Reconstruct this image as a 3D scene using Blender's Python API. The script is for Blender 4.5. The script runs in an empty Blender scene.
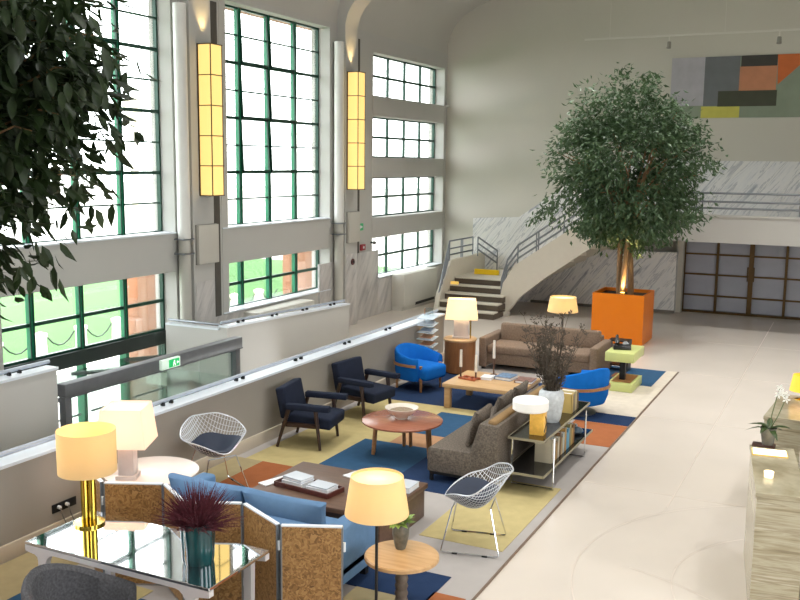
import bpy, bmesh, math, random
from mathutils import Matrix, Vector
random.seed(7)
PI = math.pi
S = bpy.context.scene
COL = S.collection

# ------------------------------------------------------------------ camera
YAW, PITCH, ROLL, FPX, EYE = math.radians(26.065), math.radians(8.367), math.radians(0.635), 932.431, 3.6
fw = Vector((-math.sin(YAW)*math.cos(PITCH), math.cos(YAW)*math.cos(PITCH), -math.sin(PITCH)))
rt = Vector((math.cos(YAW), math.sin(YAW), 0)); up = rt.cross(fw)
rt = (rt*math.cos(ROLL) + up*math.sin(ROLL)).normalized(); up = rt.cross(fw)
cam_d = bpy.data.cameras.new('camera'); cam = bpy.data.objects.new('camera', cam_d); COL.objects.link(cam)
cam.matrix_world = Matrix(((rt.x, up.x, -fw.x, 0), (rt.y, up.y, -fw.y, 0), (rt.z, up.z, -fw.z, EYE), (0, 0, 0, 1)))
cam_d.sensor_width = 36.0; cam_d.lens = FPX/800*36.0; cam_d.clip_end = 400; cam_d.clip_start = 0.05
S.camera = cam

# ------------------------------------------------------------------ world, exposure
W = bpy.data.worlds.new('overcast_sky'); S.world = W; W.use_nodes = True
nt = W.node_tree
bg = nt.nodes['Background']
bg.inputs['Color'].default_value = (0.97, 0.985, 1.0, 1); bg.inputs['Strength'].default_value = 7.0
S.view_settings.view_transform = 'Standard'; S.view_settings.look = 'None'
S.view_settings.gamma = 1.0; S.view_settings.use_curve_mapping = False
S.view_settings.exposure = 0.45
S.cycles.use_denoising = True
S.cycles.max_bounces = 10; S.cycles.diffuse_bounces = 6; S.cycles.transparent_max_bounces = 24
S.cycles.sample_clamp_indirect = 8.0
S.cycles.caustics_reflective = False; S.cycles.caustics_refractive = False

def portal(loc, sx, sy, rot):
    d = bpy.data.lights.new('window_portal', 'AREA'); d.shape = 'RECTANGLE'; d.size = sx; d.size_y = sy
    d.cycles.is_portal = True
    o = bpy.data.objects.new('window_portal', d); COL.objects.link(o); o.location = loc; o.rotation_euler = rot
    return o
# the daylight openings of the hall: window bays on the left wall, two more added opposite for fill light
LROT, RROT = (0, -PI/2, 0), (0, PI/2, 0)
BAYS = [(-1.58, 2.22), (3.47, 7.27), (8.5, 12.3), (13.57, 17.37)]
for a, b in BAYS:
    portal((-10.63, (a+b)/2, 4.39), 4.0, b-a, LROT); portal((-10.63, (a+b)/2, 1.3), 1.0, b-a, LROT)
    if a < 5: portal((6.43, (a+b)/2, 4.39), 4.0, b-a, RROT)
portal((-10.63, 21.56, 3.5), 5.3, 3.7, LROT)

# unseen downlights added under the vault as fill for floor and seating (their fittings are built further down)
DOWN = [(x, y) for x in (-6.0, -2.1, 1.8) for y in (5.0, 9.5, 14.0, 18.5)]
for x, y in DOWN:
    d = bpy.data.lights.new('fill_downlight_lamp', 'AREA'); d.shape = 'DISK'; d.size = .45; d.energy = 14+y*2.5; d.color = (1, .985, .96); d.spread = math.radians(100)
    o = bpy.data.objects.new('fill_downlight_lamp', d); COL.objects.link(o); o.location = (x, y, 8.0 if x < -5 or x > 1 else 8.3)

# ------------------------------------------------------------------ materials
def srgb(c):
    return tuple((v/255/12.92 if v/255 <= .04045 else ((v/255+.055)/1.055)**2.4) for v in c)
MATS = {}
def mat(name, c, rough=.6, metal=0., var=.06, scale=8., bump=0., bscale=60., spec=.5, emit=None, es=0., c2=None, trans=0., coord='Object', stretch=None):
    if name in MATS: return MATS[name]
    m = bpy.data.materials.new(name); m.use_nodes = True; n = m.node_tree; p = n.nodes['Principled BSDF']
    c = srgb(c); c2 = srgb(c2) if c2 else tuple(max(0, v*(1-var*2.2)) for v in c)
    tc = n.nodes.new('ShaderNodeTexCoord'); src = tc.outputs[coord]
    if stretch:
        mp = n.nodes.new('ShaderNodeMapping'); mp.inputs['Scale'].default_value = stretch; n.links.new(src, mp.inputs[0]); src = mp.outputs[0]
    tx = n.nodes.new('ShaderNodeTexNoise'); tx.inputs['Scale'].default_value = scale; tx.inputs['Detail'].default_value = 4
    n.links.new(src, tx.inputs['Vector'])
    r = n.nodes.new('ShaderNodeValToRGB'); r.color_ramp.elements[0].position = .3; r.color_ramp.elements[1].position = .7
    r.color_ramp.elements[0].color = (*c2, 1); r.color_ramp.elements[1].color = (*c, 1)
    n.links.new(tx.outputs['Fac'], r.inputs['Fac']); n.links.new(r.outputs['Color'], p.inputs['Base Color'])
    p.inputs['Roughness'].default_value = rough; p.inputs['Metallic'].default_value = metal; p.inputs['Specular IOR Level'].default_value = spec
    if bump:
        t2 = n.nodes.new('ShaderNodeTexNoise'); t2.inputs['Scale'].default_value = bscale; t2.inputs['Detail'].default_value = 3; n.links.new(src, t2.inputs['Vector'])
        b = n.nodes.new('ShaderNodeBump'); b.inputs['Strength'].default_value = bump; b.inputs['Distance'].default_value = .01
        n.links.new(t2.outputs['Fac'], b.inputs['Height']); n.links.new(b.outputs['Normal'], p.inputs['Normal'])
    if emit:
        p.inputs['Emission Color'].default_value = (*srgb(emit), 1); p.inputs['Emission Strength'].default_value = es
    if trans:
        o = n.nodes['Material Output']; t = n.nodes.new('ShaderNodeBsdfTranslucent'); t.inputs['Color'].default_value = (*c, 1)
        mx = n.nodes.new('ShaderNodeMixShader'); mx.inputs['Fac'].default_value = trans
        n.links.new(p.outputs[0], mx.inputs[1]); n.links.new(t.outputs[0], mx.inputs[2]); n.links.new(mx.outputs[0], o.inputs['Surface'])
    MATS[name] = m; return m

def ramp_set(r, stops):
    e = r.color_ramp.elements
    while len(e) < len(stops): e.new(.5)
    for k, (pos, c) in enumerate(stops):
        e[k].position = pos; e[k].color = (*srgb(c), 1)

def marble(name, rot, stops, scale=1.2, dist=6., rough=.25, det=2.5, band=(1, 1, 1), dscale=1.4, vein=False):
    if name in MATS: return MATS[name]
    m = bpy.data.materials.new(name); m.use_nodes = True; n = m.node_tree; p = n.nodes['Principled BSDF']
    tc = n.nodes.new('ShaderNodeTexCoord'); mp = n.nodes.new('ShaderNodeMapping'); mp.inputs['Rotation'].default_value = rot; mp.inputs['Scale'].default_value = band
    if vein:
        mp.vector_type = 'TEXTURE'; w = n.nodes.new('ShaderNodeTexNoise'); w.inputs['Scale'].default_value = scale; w.inputs['Detail'].default_value = 6; w.inputs['Roughness'].default_value = .6; w.inputs['Distortion'].default_value = dist
        r = n.nodes.new('ShaderNodeValToRGB'); ramp_set(r, stops)
        n.links.new(tc.outputs['Object'], mp.inputs[0]); n.links.new(mp.outputs[0], w.inputs['Vector']); n.links.new(w.outputs['Fac'], r.inputs[0])
        n.links.new(r.outputs[0], p.inputs['Base Color']); p.inputs['Roughness'].default_value = rough
        MATS[name] = m; return m
    w = n.nodes.new('ShaderNodeTexWave'); w.inputs['Scale'].default_value = scale; w.inputs['Distortion'].default_value = dist
    w.inputs['Detail'].default_value = 5; w.inputs['Detail Scale'].default_value = dscale; w.inputs['Detail Roughness'].default_value = .62
    r = n.nodes.new('ShaderNodeValToRGB'); ramp_set(r, stops)
    n.links.new(tc.outputs['Object'], mp.inputs[0]); n.links.new(mp.outputs[0], w.inputs['Vector']); n.links.new(w.outputs['Fac'], r.inputs[0])
    n.links.new(r.outputs[0], p.inputs['Base Color']); p.inputs['Roughness'].default_value = rough
    MATS[name] = m; return m

def glass(name, tint=(1, 1, 1), refl=.08, frost=0.):
    if name in MATS: return MATS[name]
    m = bpy.data.materials.new(name); m.use_nodes = True; n = m.node_tree; n.nodes.remove(n.nodes['Principled BSDF'])
    t = n.nodes.new('ShaderNodeBsdfTransparent'); t.inputs[0].default_value = (*tint, 1)
    g = n.nodes.new('ShaderNodeBsdfGlossy'); g.inputs['Roughness'].default_value = .03
    lw = n.nodes.new('ShaderNodeLayerWeight'); lw.inputs['Blend'].default_value = .25
    mm = n.nodes.new('ShaderNodeMath'); mm.operation = 'MULTIPLY_ADD'; mm.inputs[1].default_value = .45; mm.inputs[2].default_value = refl*.4
    n.links.new(lw.outputs['Fresnel'], mm.inputs[0])
    mx = n.nodes.new('ShaderNodeMixShader'); n.links.new(mm.outputs[0], mx.inputs[0]); n.links.new(t.outputs[0], mx.inputs[1]); n.links.new(g.outputs[0], mx.inputs[2])
    n.links.new(mx.outputs[0], n.nodes['Material Output'].inputs['Surface'])
    MATS[name] = m; return m

def chips(name):
    m = bpy.data.materials.new(name); m.use_nodes = True; n = m.node_tree; p = n.nodes['Principled BSDF']
    tc = n.nodes.new('ShaderNodeTexCoord'); mp = n.nodes.new('ShaderNodeMapping'); mp.inputs['Scale'].default_value = (1, 1, 1)
    ns = n.nodes.new('ShaderNodeTexNoise'); ns.inputs['Scale'].default_value = 9
    mixv = n.nodes.new('ShaderNodeMix'); mixv.data_type = 'VECTOR'; mixv.inputs['Factor'].default_value = .12
    v = n.nodes.new('ShaderNodeTexVoronoi'); v.inputs['Scale'].default_value = 75
    r = n.nodes.new('ShaderNodeValToRGB')
    ramp_set(r, [(0, (104, 74, 40)), (.3, (138, 100, 56)), (.55, (158, 118, 68)), (.8, (178, 138, 86)), (1, (124, 88, 48))])
    n.links.new(tc.outputs['Object'], mp.inputs[0]); n.links.new(tc.outputs['Object'], ns.inputs['Vector'])
    n.links.new(mp.outputs[0], mixv.inputs['A']); n.links.new(ns.outputs['Color'], mixv.inputs['B'])
    n.links.new(mixv.outputs['Result'], v.inputs['Vector']); n.links.new(v.outputs['Color'], r.inputs[0]); n.links.new(r.outputs[0], p.inputs['Base Color'])
    p.inputs['Roughness'].default_value = .45
    b = n.nodes.new('ShaderNodeBump'); b.inputs['Strength'].default_value = .25; n.links.new(v.outputs['Distance'], b.inputs['Height']); n.links.new(b.outputs[0], p.inputs['Normal'])
    MATS[name] = m; return m

M_WALL = mat('plaster_wall', (190, 189, 185), .85, var=.015, scale=1.5, bump=.05, bscale=40)
M_VAULT = mat('plaster_vault', (192, 190, 184), .85, var=.015, scale=1.)
M_BACK = mat('plaster_back', (204, 201, 191), .85, var=.015, scale=1.)
M_PARA = mat('parapet_paint', (160, 154, 145), .7, var=.02, scale=2)
M_BASE = mat('baseboard_paint', (196, 184, 166), .6, var=.02)
M_FLOOR = mat('terrazzo_floor', (214, 204, 193), .22, var=.025, scale=1.1, spec=.35)
M_CAP = mat('white_cap', (225, 232, 240), .3, var=.01)
M_STEEL = mat('brushed_steel', (150, 155, 160), .35, .9, var=.03)
M_CHROME = mat('chrome', (225, 228, 232), .06, 1., var=.0)
M_DARK = mat('dark_metal', (30, 31, 33), .4, .3, var=.05)
M_GREEN = mat('green_window_frame', (18, 62, 48), .4, .2, var=.04)
M_GREENB = mat('green_mullion', (20, 120, 84), .35, .1, var=.04)
M_GLASS = glass('window_glass', (.97, .99, .98))
M_VGLASS = glass('vestibule_glass', (.86, .93, .91), .2)
M_MARBLE = marble('white_marble', (0, math.radians(-52), 0), [(.26, (120, 124, 136)), (.36, (176, 179, 187)), (.43, (226, 226, 227)), (.52, (232, 231, 230)), (.555, (182, 184, 191)), (.59, (230, 229, 227)), (1, (234, 233, 230))], 1.0, .7, .25, band=(1.3, .16, .16), vein=True)
M_MARB2 = marble('grey_marble_panel', (math.radians(60), 0, 0), [(.3, (150, 148, 150)), (.45, (186, 183, 181)), (.6, (204, 200, 197)), (1, (212, 208, 203))], 1.0, .4, .3, band=(.16, .9, .16), vein=True)
M_ONYX = marble('banded_onyx', (0, 0, 0), [(.32, (112, 98, 78)), (.42, (150, 140, 114)), (.5, (182, 174, 150)), (.55, (150, 140, 116)), (.6, (190, 182, 160)), (1, (170, 162, 138))], 1.0, .3, .18, band=(1.8, 1.8, .09), vein=True)
M_SCREEN = chips('chipboard')
M_LAMPY = mat('yellow_shade', (238, 218, 172), .8, var=.01, trans=.4, emit=(255, 214, 140), es=.1)
M_LAMPW = mat('white_shade', (250, 236, 224), .8, var=.01, trans=.4, emit=(255, 214, 180), es=.22)
M_BRASS = mat('brass', (196, 168, 70), .15, 1., var=.05)
M_BRONZE = mat('bronze_frame', (96, 76, 48), .4, .7, var=.06)
M_FROST = mat('frosted_pane', (170, 174, 188), .25, var=.06, scale=2)

# ------------------------------------------------------------------ mesh helpers
class MB:
    def __init__(s): s.bm = bmesh.new()
    def _mark(s): return set(s.bm.verts)
    def xf(s, vs, rot=None, c=(0, 0, 0)):
        mtx = Matrix.Translation(c) @ (rot.to_4x4() if rot else Matrix.Identity(4))
        bmesh.ops.transform(s.bm, matrix=mtx, verts=vs)
    def box(s, c, d, bev=0., seg=2, rot=None):
        b = bmesh.new(); bmesh.ops.create_cube(b, size=1.); bmesh.ops.scale(b, vec=d, verts=b.verts)
        if bev: bmesh.ops.bevel(b, geom=list(b.edges), offset=bev, segments=seg, profile=.5, affect='EDGES', clamp_overlap=True)
        return s.add(b, rot, c)
    def add(s, b, rot=None, c=(0, 0, 0)):
        mtx = Matrix.Translation(c) @ (rot.to_4x4() if rot else Matrix.Identity(4))
        vm = {}
        for v in b.verts: vm[v] = s.bm.verts.new(mtx @ v.co)
        for f in b.faces:
            try: s.bm.faces.new([vm[v] for v in f.verts])
            except ValueError: pass
        b.free(); return s
    def rng(s, x0, x1, y0, y1, z0, z1, bev=0., seg=2):
        return s.box(((x0+x1)/2, (y0+y1)/2, (z0+z1)/2), (abs(x1-x0), abs(y1-y0), abs(z1-z0)), bev, seg)
    def cyl(s, p0, p1, r0, r1=None, n=12, caps=True):
        r1 = r0 if r1 is None else r1
        p0, p1 = Vector(p0), Vector(p1); d = (p1-p0).normalized()
        a = d.orthogonal().normalized(); b = d.cross(a)
        R0 = [s.bm.verts.new(p0+(a*math.cos(2*PI*k/n)+b*math.sin(2*PI*k/n))*r0) for k in range(n)]
        R1 = [s.bm.verts.new(p1+(a*math.cos(2*PI*k/n)+b*math.sin(2*PI*k/n))*r1) for k in range(n)]
        for k in range(n): s.bm.faces.new((R0[k], R0[(k+1) % n], R1[(k+1) % n], R1[k]))
        if caps: s.bm.faces.new(R0[::-1]); s.bm.faces.new(R1)
        return s
    def tube(s, pts, r, n=6, closed=False):
        pts = [Vector(p) for p in pts]; rs = r if isinstance(r, (list, tuple)) else [r]*len(pts); rings = []
        N = len(pts); ref = None
        for i, p in enumerate(pts):
            t = (pts[(i+1) % N]-pts[i-1]) if closed else (pts[min(i+1, N-1)]-pts[max(i-1, 0)])
            t.normalize()
            if ref is None: ref = t.orthogonal().normalized()
            ref = (ref-t*ref.dot(t))
            ref = ref.normalized() if ref.length > 1e-6 else t.orthogonal().normalized()
            b = t.cross(ref)
            rings.append([s.bm.verts.new(p+(ref*math.cos(2*PI*k/n)+b*math.sin(2*PI*k/n))*rs[i]) for k in range(n)])
        for i in range(N if closed else N-1):
            A, B = rings[i], rings[(i+1) % N]
            for k in range(n): s.bm.faces.new((A[k], A[(k+1) % n], B[(k+1) % n], B[k]))
        if not closed: s.bm.faces.new(rings[0][::-1]); s.bm.faces.new(rings[-1])
        return s
    def lathe(s, prof, n=24, c=(0, 0, 0), sx=1., sy=1., twist=0.):
        rings = []
        for (r, z) in prof:
            if r < 1e-6: rings.append([s.bm.verts.new((c[0], c[1], c[2]+z))])
            else: rings.append([s.bm.verts.new((c[0]+sx*r*math.cos(2*PI*k/n+twist), c[1]+sy*r*math.sin(2*PI*k/n+twist), c[2]+z)) for k in range(n)])
        for A, B in zip(rings, rings[1:]):
            for k in range(n):
                a = A if len(A) > 1 else None; b = B if len(B) > 1 else None
                if a and b: s.bm.faces.new((A[k], A[(k+1) % n], B[(k+1) % n], B[k]))
                elif b: s.bm.faces.new((A[0], B[(k+1) % n], B[k]))
                elif a: s.bm.faces.new((A[k], A[(k+1) % n], B[0]))
        return s
    def prism(s, poly, axis, a, b, bev=0.):
        t = bmesh.new()
        def P(u, v, w): return {'x': (w, u, v), 'y': (u, w, v), 'z': (u, v, w)}[axis]
        A = [t.verts.new(P(u, v, a)) for u, v in poly]; B = [t.verts.new(P(u, v, b)) for u, v in poly]
        t.faces.new(A); t.faces.new(B[::-1]); n = len(poly)
        for k in range(n): t.faces.new((A[k], B[k], B[(k+1) % n], A[(k+1) % n]))
        bmesh.ops.recalc_face_normals(t, faces=t.faces)
        if bev: bmesh.ops.bevel(t, geom=list(t.edges), offset=bev, segments=2, profile=.5, affect='EDGES', clamp_overlap=True)
        return s.add(t)
    def grid(s, rows, closed=False):
        V = [[s.bm.verts.new(p) for p in r] for r in rows]
        for i in range(len(V)-1):
            m = len(V[i])
            for k in range(m if closed else m-1): s.bm.faces.new((V[i][k], V[i][(k+1) % m], V[i+1][(k+1) % m], V[i+1][k]))
        return V
    def cushion(s, c, d, rot=None, puff=.35, seg=7):
        b = bmesh.new(); bmesh.ops.create_cube(b, size=2.); bmesh.ops.subdivide_edges(b, edges=list(b.edges), cuts=seg, use_grid_fill=True)
        ax = min(range(3), key=lambda i: d[i])
        for v in b.verts:
            o = [v.co[i] for i in range(3)]; q = [i for i in range(3) if i != ax]
            e = (1-abs(o[q[0]])**3.2)*(1-abs(o[q[1]])**3.2)
            o2 = list(o); o2[ax] = o[ax]*((1-puff)*0.55+e*(1-(1-puff)*0.55))
            for i in q:
                j = q[1] if i == q[0] else q[0]
                o2[i] = o[i]*(1-.06*(1-abs(o[j])**2))*(1-.05*abs(o[ax])**2)
            v.co = [o2[i]*d[i]/2 for i in range(3)]
        return s.add(b, rot, c)
    def mesh(s, name, smooth=40):
        bmesh.ops.recalc_face_normals(s.bm, faces=s.bm.faces)
        me = bpy.data.meshes.new(name); s.bm.to_mesh(me); s.bm.free()
        if smooth:
            for p in me.polygons: p.use_smooth = True
            me.set_sharp_from_angle(angle=math.radians(smooth))
        return me

def obj(name, mb, m, parent=None, loc=None, rot=None, smooth=40, kind=None):
    me = mb.mesh(name, smooth) if isinstance(mb, MB) else mb
    if m is not None and not me.materials: me.materials.append(m)
    o = bpy.data.objects.new(name, me); COL.objects.link(o)
    if parent is not None: o.parent = parent
    if loc is not None: o.location = loc
    if rot is not None: o.rotation_euler = rot
    if kind: o['kind'] = kind
    return o
def tag(o, label, cat, group=None):
    o['label'] = label; o['category'] = cat
    if group: o['group'] = group
    return o
def thing(name, label, cat, loc=(0, 0, 0), rz=0., group=None):
    o = bpy.data.objects.new(name, None); COL.objects.link(o); o.location = loc; o.rotation_euler = (0, 0, rz); o.empty_display_size = .1
    return tag(o, label, cat, group)
def struct(name, mb, m, parent=None, label=None):
    o = obj(name, mb, m, parent, smooth=30)
    if parent is None: o['kind'] = 'structure'
    if label: o['label'] = label
    return o
def sroot(name, loc=(0, 0, 0)):
    o = bpy.data.objects.new(name, None); COL.objects.link(o); o['kind'] = 'structure'; o.location = loc; return o
def lamp_light(parent, z, power, col=(1., .78, .45), r=.06):
    d = bpy.data.lights.new('bulb_light', 'POINT'); d.energy = power; d.color = col; d.shadow_soft_size = r
    o = bpy.data.objects.new('bulb_light', d); COL.objects.link(o); o.parent = parent; o.location = (0, 0, z); return o

# ================================================================== THE SETTING
XW, XG, XO = -10.2, -10.5, -10.65        # wall face, glass plane, outer face
YB = 23.6                                # back wall face
# floor: main hall plus the gallery strip by the windows, with the open entrance well left out
f = MB()
f.rng(-6.85, 6.3, -4, 26.2, -.15, 0); f.rng(-10.65, -6.85, 13.6, 26.2, -.15, 0)
f.rng(-10.65, -8.85, 12.0, 13.6, -.15, 0); f.rng(-10.65, -8.0, -4, 7.6, -.15, 0)
struct('floor', f, M_FLOOR)
f = MB(); f.rng(-10.65, -6.85, -4, 13.6, -1.35, -1.2); f.rng(-6.95, -6.85, -4, 13.6, -1.2, -.15)
struct('floor_entrance', f, M_FLOOR)

# left wall with its openings
def wall_side(x0, x1, name):
    w = MB()
    ys = [-4.2] + [v for a, b in BAYS for v in (a, b)] + [19.33, 23.43, 26.2]
    for k in range(0, len(ys), 2): w.rng(x0, x1, ys[k], ys[k+1], -1.4, 6.8)
    for a, b in BAYS:
        w.rng(x0, x1, a, b, 6.38, 6.8); w.rng(x0, x1, a, b, 1.76, 2.4)
        if not (8 < a < 9): w.rng(x0, x1, a, b, -1.4, .86)
        else: w.rng(x0, x1, a, b, -1.4, -1.2)
    a, b = 19.33, 23.43
    for z0, z1 in ((-1.4, .87), (6.1, 6.8)): w.rng(x0, x1, a, b, z0, z1)
    for z0, z1 in ((1.84, 2.31), (3.25, 3.72), (4.67, 5.13)): w.rng(x0, x1+.02*(1 if x1 > x0 else -1), a-.02, b-.04, z0, z1, .02)
    w.rng(-10.62, -10.42, 19.33, 19.72, .87, 6.1)
    for y0, y1 in ((8.5, 8.7), (13.57, 13.75)): w.rng(-10.38, -10.188, y0, y1, -1.2 if y0 < 9 else .86, 6.38)
    return struct(name, w, M_WALL)
wall_side(XO, XW, 'wall_left')
wr = MB()      # opposite wall, never in view: two open bays added to let in fill light
RB = BAYS[:2]
ys = [-4.2] + [v for a, b in RB for v in (a, b)] + [26.2]
for k in range(0, len(ys), 2): wr.rng(6.0, 6.45, ys[k], ys[k+1], -.2, 6.8)
for a, b in RB: wr.rng(6.0, 6.45, a, b, 6.38, 6.8); wr.rng(6.0, 6.45, a, b, -.2, 2.4)
struct('wall_right', wr, M_WALL)
struct('wall_beyond', MB().rng(-10.65, 6.45, 26.0, 26.2, -.2, 9.2), M_WALL)
struct('wall_rear', MB().rng(-10.65, 6.45, -4.4, -4.2, -1.4, 9.2), M_WALL)

# back wall: above the mezzanine level and beside the stair, with the glazed doors underneath
b = MB()
b.rng(-10.65, 6.45, YB, YB+.6, 2.0, 9.2); b.rng(-10.65, -8.0, YB, YB+.6, -.15, 2.0)
b.rng(-8.0, -3.84, YB+.45, YB+.6, -.15, 2.0); b.rng(-3.95, -3.80, YB+.0, YB+.45, 0, 2.0)
b.rng(1.6, 6.45, YB, YB+.6, -.15, 2.0)
struct('wall_back', b, M_BACK)

# barrel vault over the hall
prof = [(-10.2, 6.5), (-10.19, 6.75), (-10.12, 7.0), (-9.98, 7.25), (-9.75, 7.47), (-9.4, 7.66), (-8.95, 7.83), (-8.3, 8.02), (-7.3, 8.22), (-5.8, 8.42), (-4.0, 8.54), (-2.1, 8.58)]
full = prof + [(-4.2-x, z) for x, z in prof[-2::-1]]
outer = [(x*1.0+(-.35 if x < -2.1 else .35)*(1 if abs(x+2.1) > 6 else abs(x+2.1)/6), z+.25) for x, z in full]
v = MB(); rows_in = [[(x, y, z) for x, z in full] for y in (-4.3, 26)]; rows_out = [[(x, y, z) for x, z in outer] for y in (-4.3, 26)]
v.grid(rows_in); v.grid(rows_out)
struct('ceiling', v, M_VAULT)
# pilasters rising into curved ribs
RIBS = [(2.45, 3.0), (7.5, 8.05), (12.52, 13.07), (17.68, 18.24)]
for k, (a, c) in enumerate(RIBS):
    p = MB(); p.rng(XW-.03, -10.0, a, c, -1.2 if k < 2 else -.05, 6.4)
    path = [(-10.2, 6.4)] + prof[:]
    def off(pr, d):
        o = []
        for i, (x, z) in enumerate(pr):
            x0, z0 = pr[max(i-1, 0)]; x1, z1 = pr[min(i+1, len(pr)-1)]
            L = math.hypot(x1-x0, z1-z0) or 1; o.append((x+(z1-z0)/L*d, z-(x1-x0)/L*d))
        return o
    inn = [(off(path, .2+.17*min(1, max(0, i-1)/3))[i]) for i in range(len(path))]; ou = off(path, -.05)
    rws = [[(x, y, z) for x, z in pp] for y, pp in ((a, ou), (a, inn), (c, inn), (c, ou))]
    p.grid(rws)
    struct('trim_%d' % (k+1), p, M_WALL, label='pale pilaster curving up into the vault')
# strip painted dark as slot shadow beside each pilaster and the downpipe on its other side
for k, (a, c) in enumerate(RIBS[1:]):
    obj('slot_shade_strip', MB().rng(XW-.01, XW+.012, c+.28, c+.44, 0, 6.3), mat('painted_slot_shade', (88, 84, 78), .8), bpy.data.objects['trim_%d' % (k+2)])
    lab = ['pale round downpipe left of the near window, mostly out of frame', 'pale round downpipe on the pier beside the left sconce', 'pale round downpipe on the pier beside the right sconce'][k]
    t = thing('downpipe', lab, 'pipe', (-10.06, a-.16, 0), group='downpipes on the window piers')
    obj('upper_pipe', MB().cyl((0, 0, 2.3), (0, 0, 6.1), .108, n=20), mat('pipe_paint', (226, 226, 222), .35, var=.01), t)
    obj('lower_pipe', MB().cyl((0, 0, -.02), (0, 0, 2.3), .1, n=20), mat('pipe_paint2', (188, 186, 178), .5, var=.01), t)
    for z in (2.06, 2.3): obj('pipe_bracket', MB().box((0, 0, z), (.22, .27, .03), .008), M_STEEL, t)

# ------------------------------------------------------------------ windows
def pane_mesh(w, h):
    return MB().box((0, 0, 0), (.008, w, h)).mesh('pane', 0)
def window(name, a, b, z0, z1, nc, nr, thick_every=2, fin=.1, x=XG, colw=None, fins=True):
    """a steel framed window between a..b, z0..z1; every pane, mullion and bar its own part"""
    r = sroot(name, (x, (a+b)/2, z0)); w = b-a; h = z1-z0; cw = w/nc; rh = h/nr
    fr = MB(); t = .035
    for s in (-1, 1): fr.box((0, s*(w/2-t/2), h/2), (.07, t, h))
    for zz in (t/2, h-t/2): fr.box((0, 0, zz), (.07, w-2*t, t))
    obj('window_frame', fr, M_GREEN, r, smooth=0)
    for k in range(1, nc):
        y = -w/2+k*cw
        if fins:
            mu = obj('mullion', MB().box((0, y, h/2), (.09, .05, h-.01)), M_GREENB, r, smooth=0)
            obj('mullion_lip', MB().box((.049, y-.033, h/2), (.012, .022, h-.02)), M_GREEN, mu, smooth=0)
            obj('mullion_lip', MB().box((.049, y+.033, h/2), (.012, .022, h-.02)), M_GREEN, mu, smooth=0)
        else: obj('mullion', MB().box((0, y, h/2), (.06, .045, h-.01)), M_GREEN, r, smooth=0)
    for k in range(1, nr):
        th = .055 if k % thick_every == 0 else .026
        obj('glazing_bar', MB().box((0, 0, k*rh), (.05, w-.02, th)), M_GREEN, r, smooth=0)
    pm = pane_mesh(cw-.02, rh-.015); pm.materials.append(M_GLASS)
    for i in range(nc):
        for j in range(nr): obj('pane', pm, None, r, loc=(-.012, -w/2+(i+.5)*cw, (j+.5)*rh))
    return r
n = 1
for a, b in BAYS[1:]:
    window('window_%d' % n, a, b, 2.4, 6.38, 4, 8); n += 1
    if a > 13: window('window_%d' % n, a, b, .86, 1.76, 4, 2, 1)
    else: window('window_%d' % n, a, b, .74 if a > 8 else .86, 1.76, 4, 2, 1)
    n += 1
for z0, z1 in ((5.13, 6.1), (3.72, 4.67), (2.31, 3.25), (.87, 1.84)):
    window('window_%d' % n, 19.72, 23.43, z0, z1, 4, 2, 1, fins=False); n += 1
# opened sash frames on the middle columns of the tall windows
for nm in ('window_3', 'window_5'):
    r = bpy.data.objects[nm]
    for cx in (-.5, .5):
        for j in (0, 2, 4):
            h0 = j*3.98/8+.497+.52
            fr = MB(); w, h = .87, .96
            for s in (-1, 1): fr.box((0, s*w/2, 0), (.03, .03, h))
            for s in (-1, 1): fr.box((0, 0, s*h/2), (.03, w, .03))
            obj('opening_sash', fr, M_GREEN, r, loc=(.055, cx*.95, h0+.48), rot=(0, math.radians(-2.5), 0), smooth=0)
# glazed entrance below the near window: dark sill beam, green posts, glass leaves
r = sroot('door_1', (XG, 10.4, -1.2))
obj('head_beam', MB().box((.0, 0, 1.83), (.2, 3.8, .22)), mat('dark_green_beam', (34, 44, 42), .5), r, smooth=0)
for k in range(5): obj('door_post', MB().box((0, -1.87+k*.935, .86), (.14, .07, 1.72)), M_GREENB if k in (1, 2, 3) else M_GREEN, r, smooth=0)
pm = pane_mesh(.86, 1.7); pm.materials.append(M_GLASS)
for k in range(4): obj('pane', pm, None, r, loc=(0, -1.4+k*.935, .86))
for k in range(4): obj('push_bar', MB().cyl((.06, -1.75+k*.935, .95), (.06, -1.05+k*.935, .95), .018), M_STEEL, r)

# sills (white boards catching the daylight)
for k, (a, b, z) in enumerate(((8.5, 12.3, 2.4), (13.57, 17.37, 2.4), (13.57, 17.37, .86), (19.65, 23.43, .87))):
    struct('trim_%d' % (k+5), MB().rng(XG+.04, XW+.03, a, b, z-.005, z+.02), M_CAP, label='white window sill board')

# marble cladding on piers and under the windows
k = 9
for (x0, x1, a, b, z0, z1) in ((-10.03, -9.985, 12.56, 13.05, 0, 1.55), (-10.03, -9.985, 17.72, 18.2, 0, 1.6), (-10.22, -10.17, 13.2, 14.2, 0, .84),
                               (-10.22, -10.17, 16.9, 17.5, 0, 1.45), (-10.22, -10.17, 18.45, 19.6, 0, 1.55), (-10.22, -10.17, 19.6, 20.4, 0, .84), (-10.22, -10.17, 22.2, 23.5, 0, .84)):
    struct('trim_%d' % k, MB().rng(x0, x1, a, b, z0, z1, .004), M_MARB2, label='grey veined marble cladding panel'); k += 1
for (a, b, lab) in ((12.58, 13.12, 'grey service panel on the pier below the left sconce'), (17.75, 18.24, 'grey service panel on the pier below the right sconce')):
    t = thing('service_panel', lab, 'panel', (-9.99, (a+b)/2, 1.86), group='service panels')
    obj('panel_cover', MB().box((.03, 0, .33), (.07, b-a, .66), .006), mat('panel_paint', (196, 193, 184), .6, var=.01), t)
    obj('panel_edge', MB().box((0, 0, .33), (.03, b-a+.02, .68), .004), mat('panel_edge', (150, 147, 140), .6), t)

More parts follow.
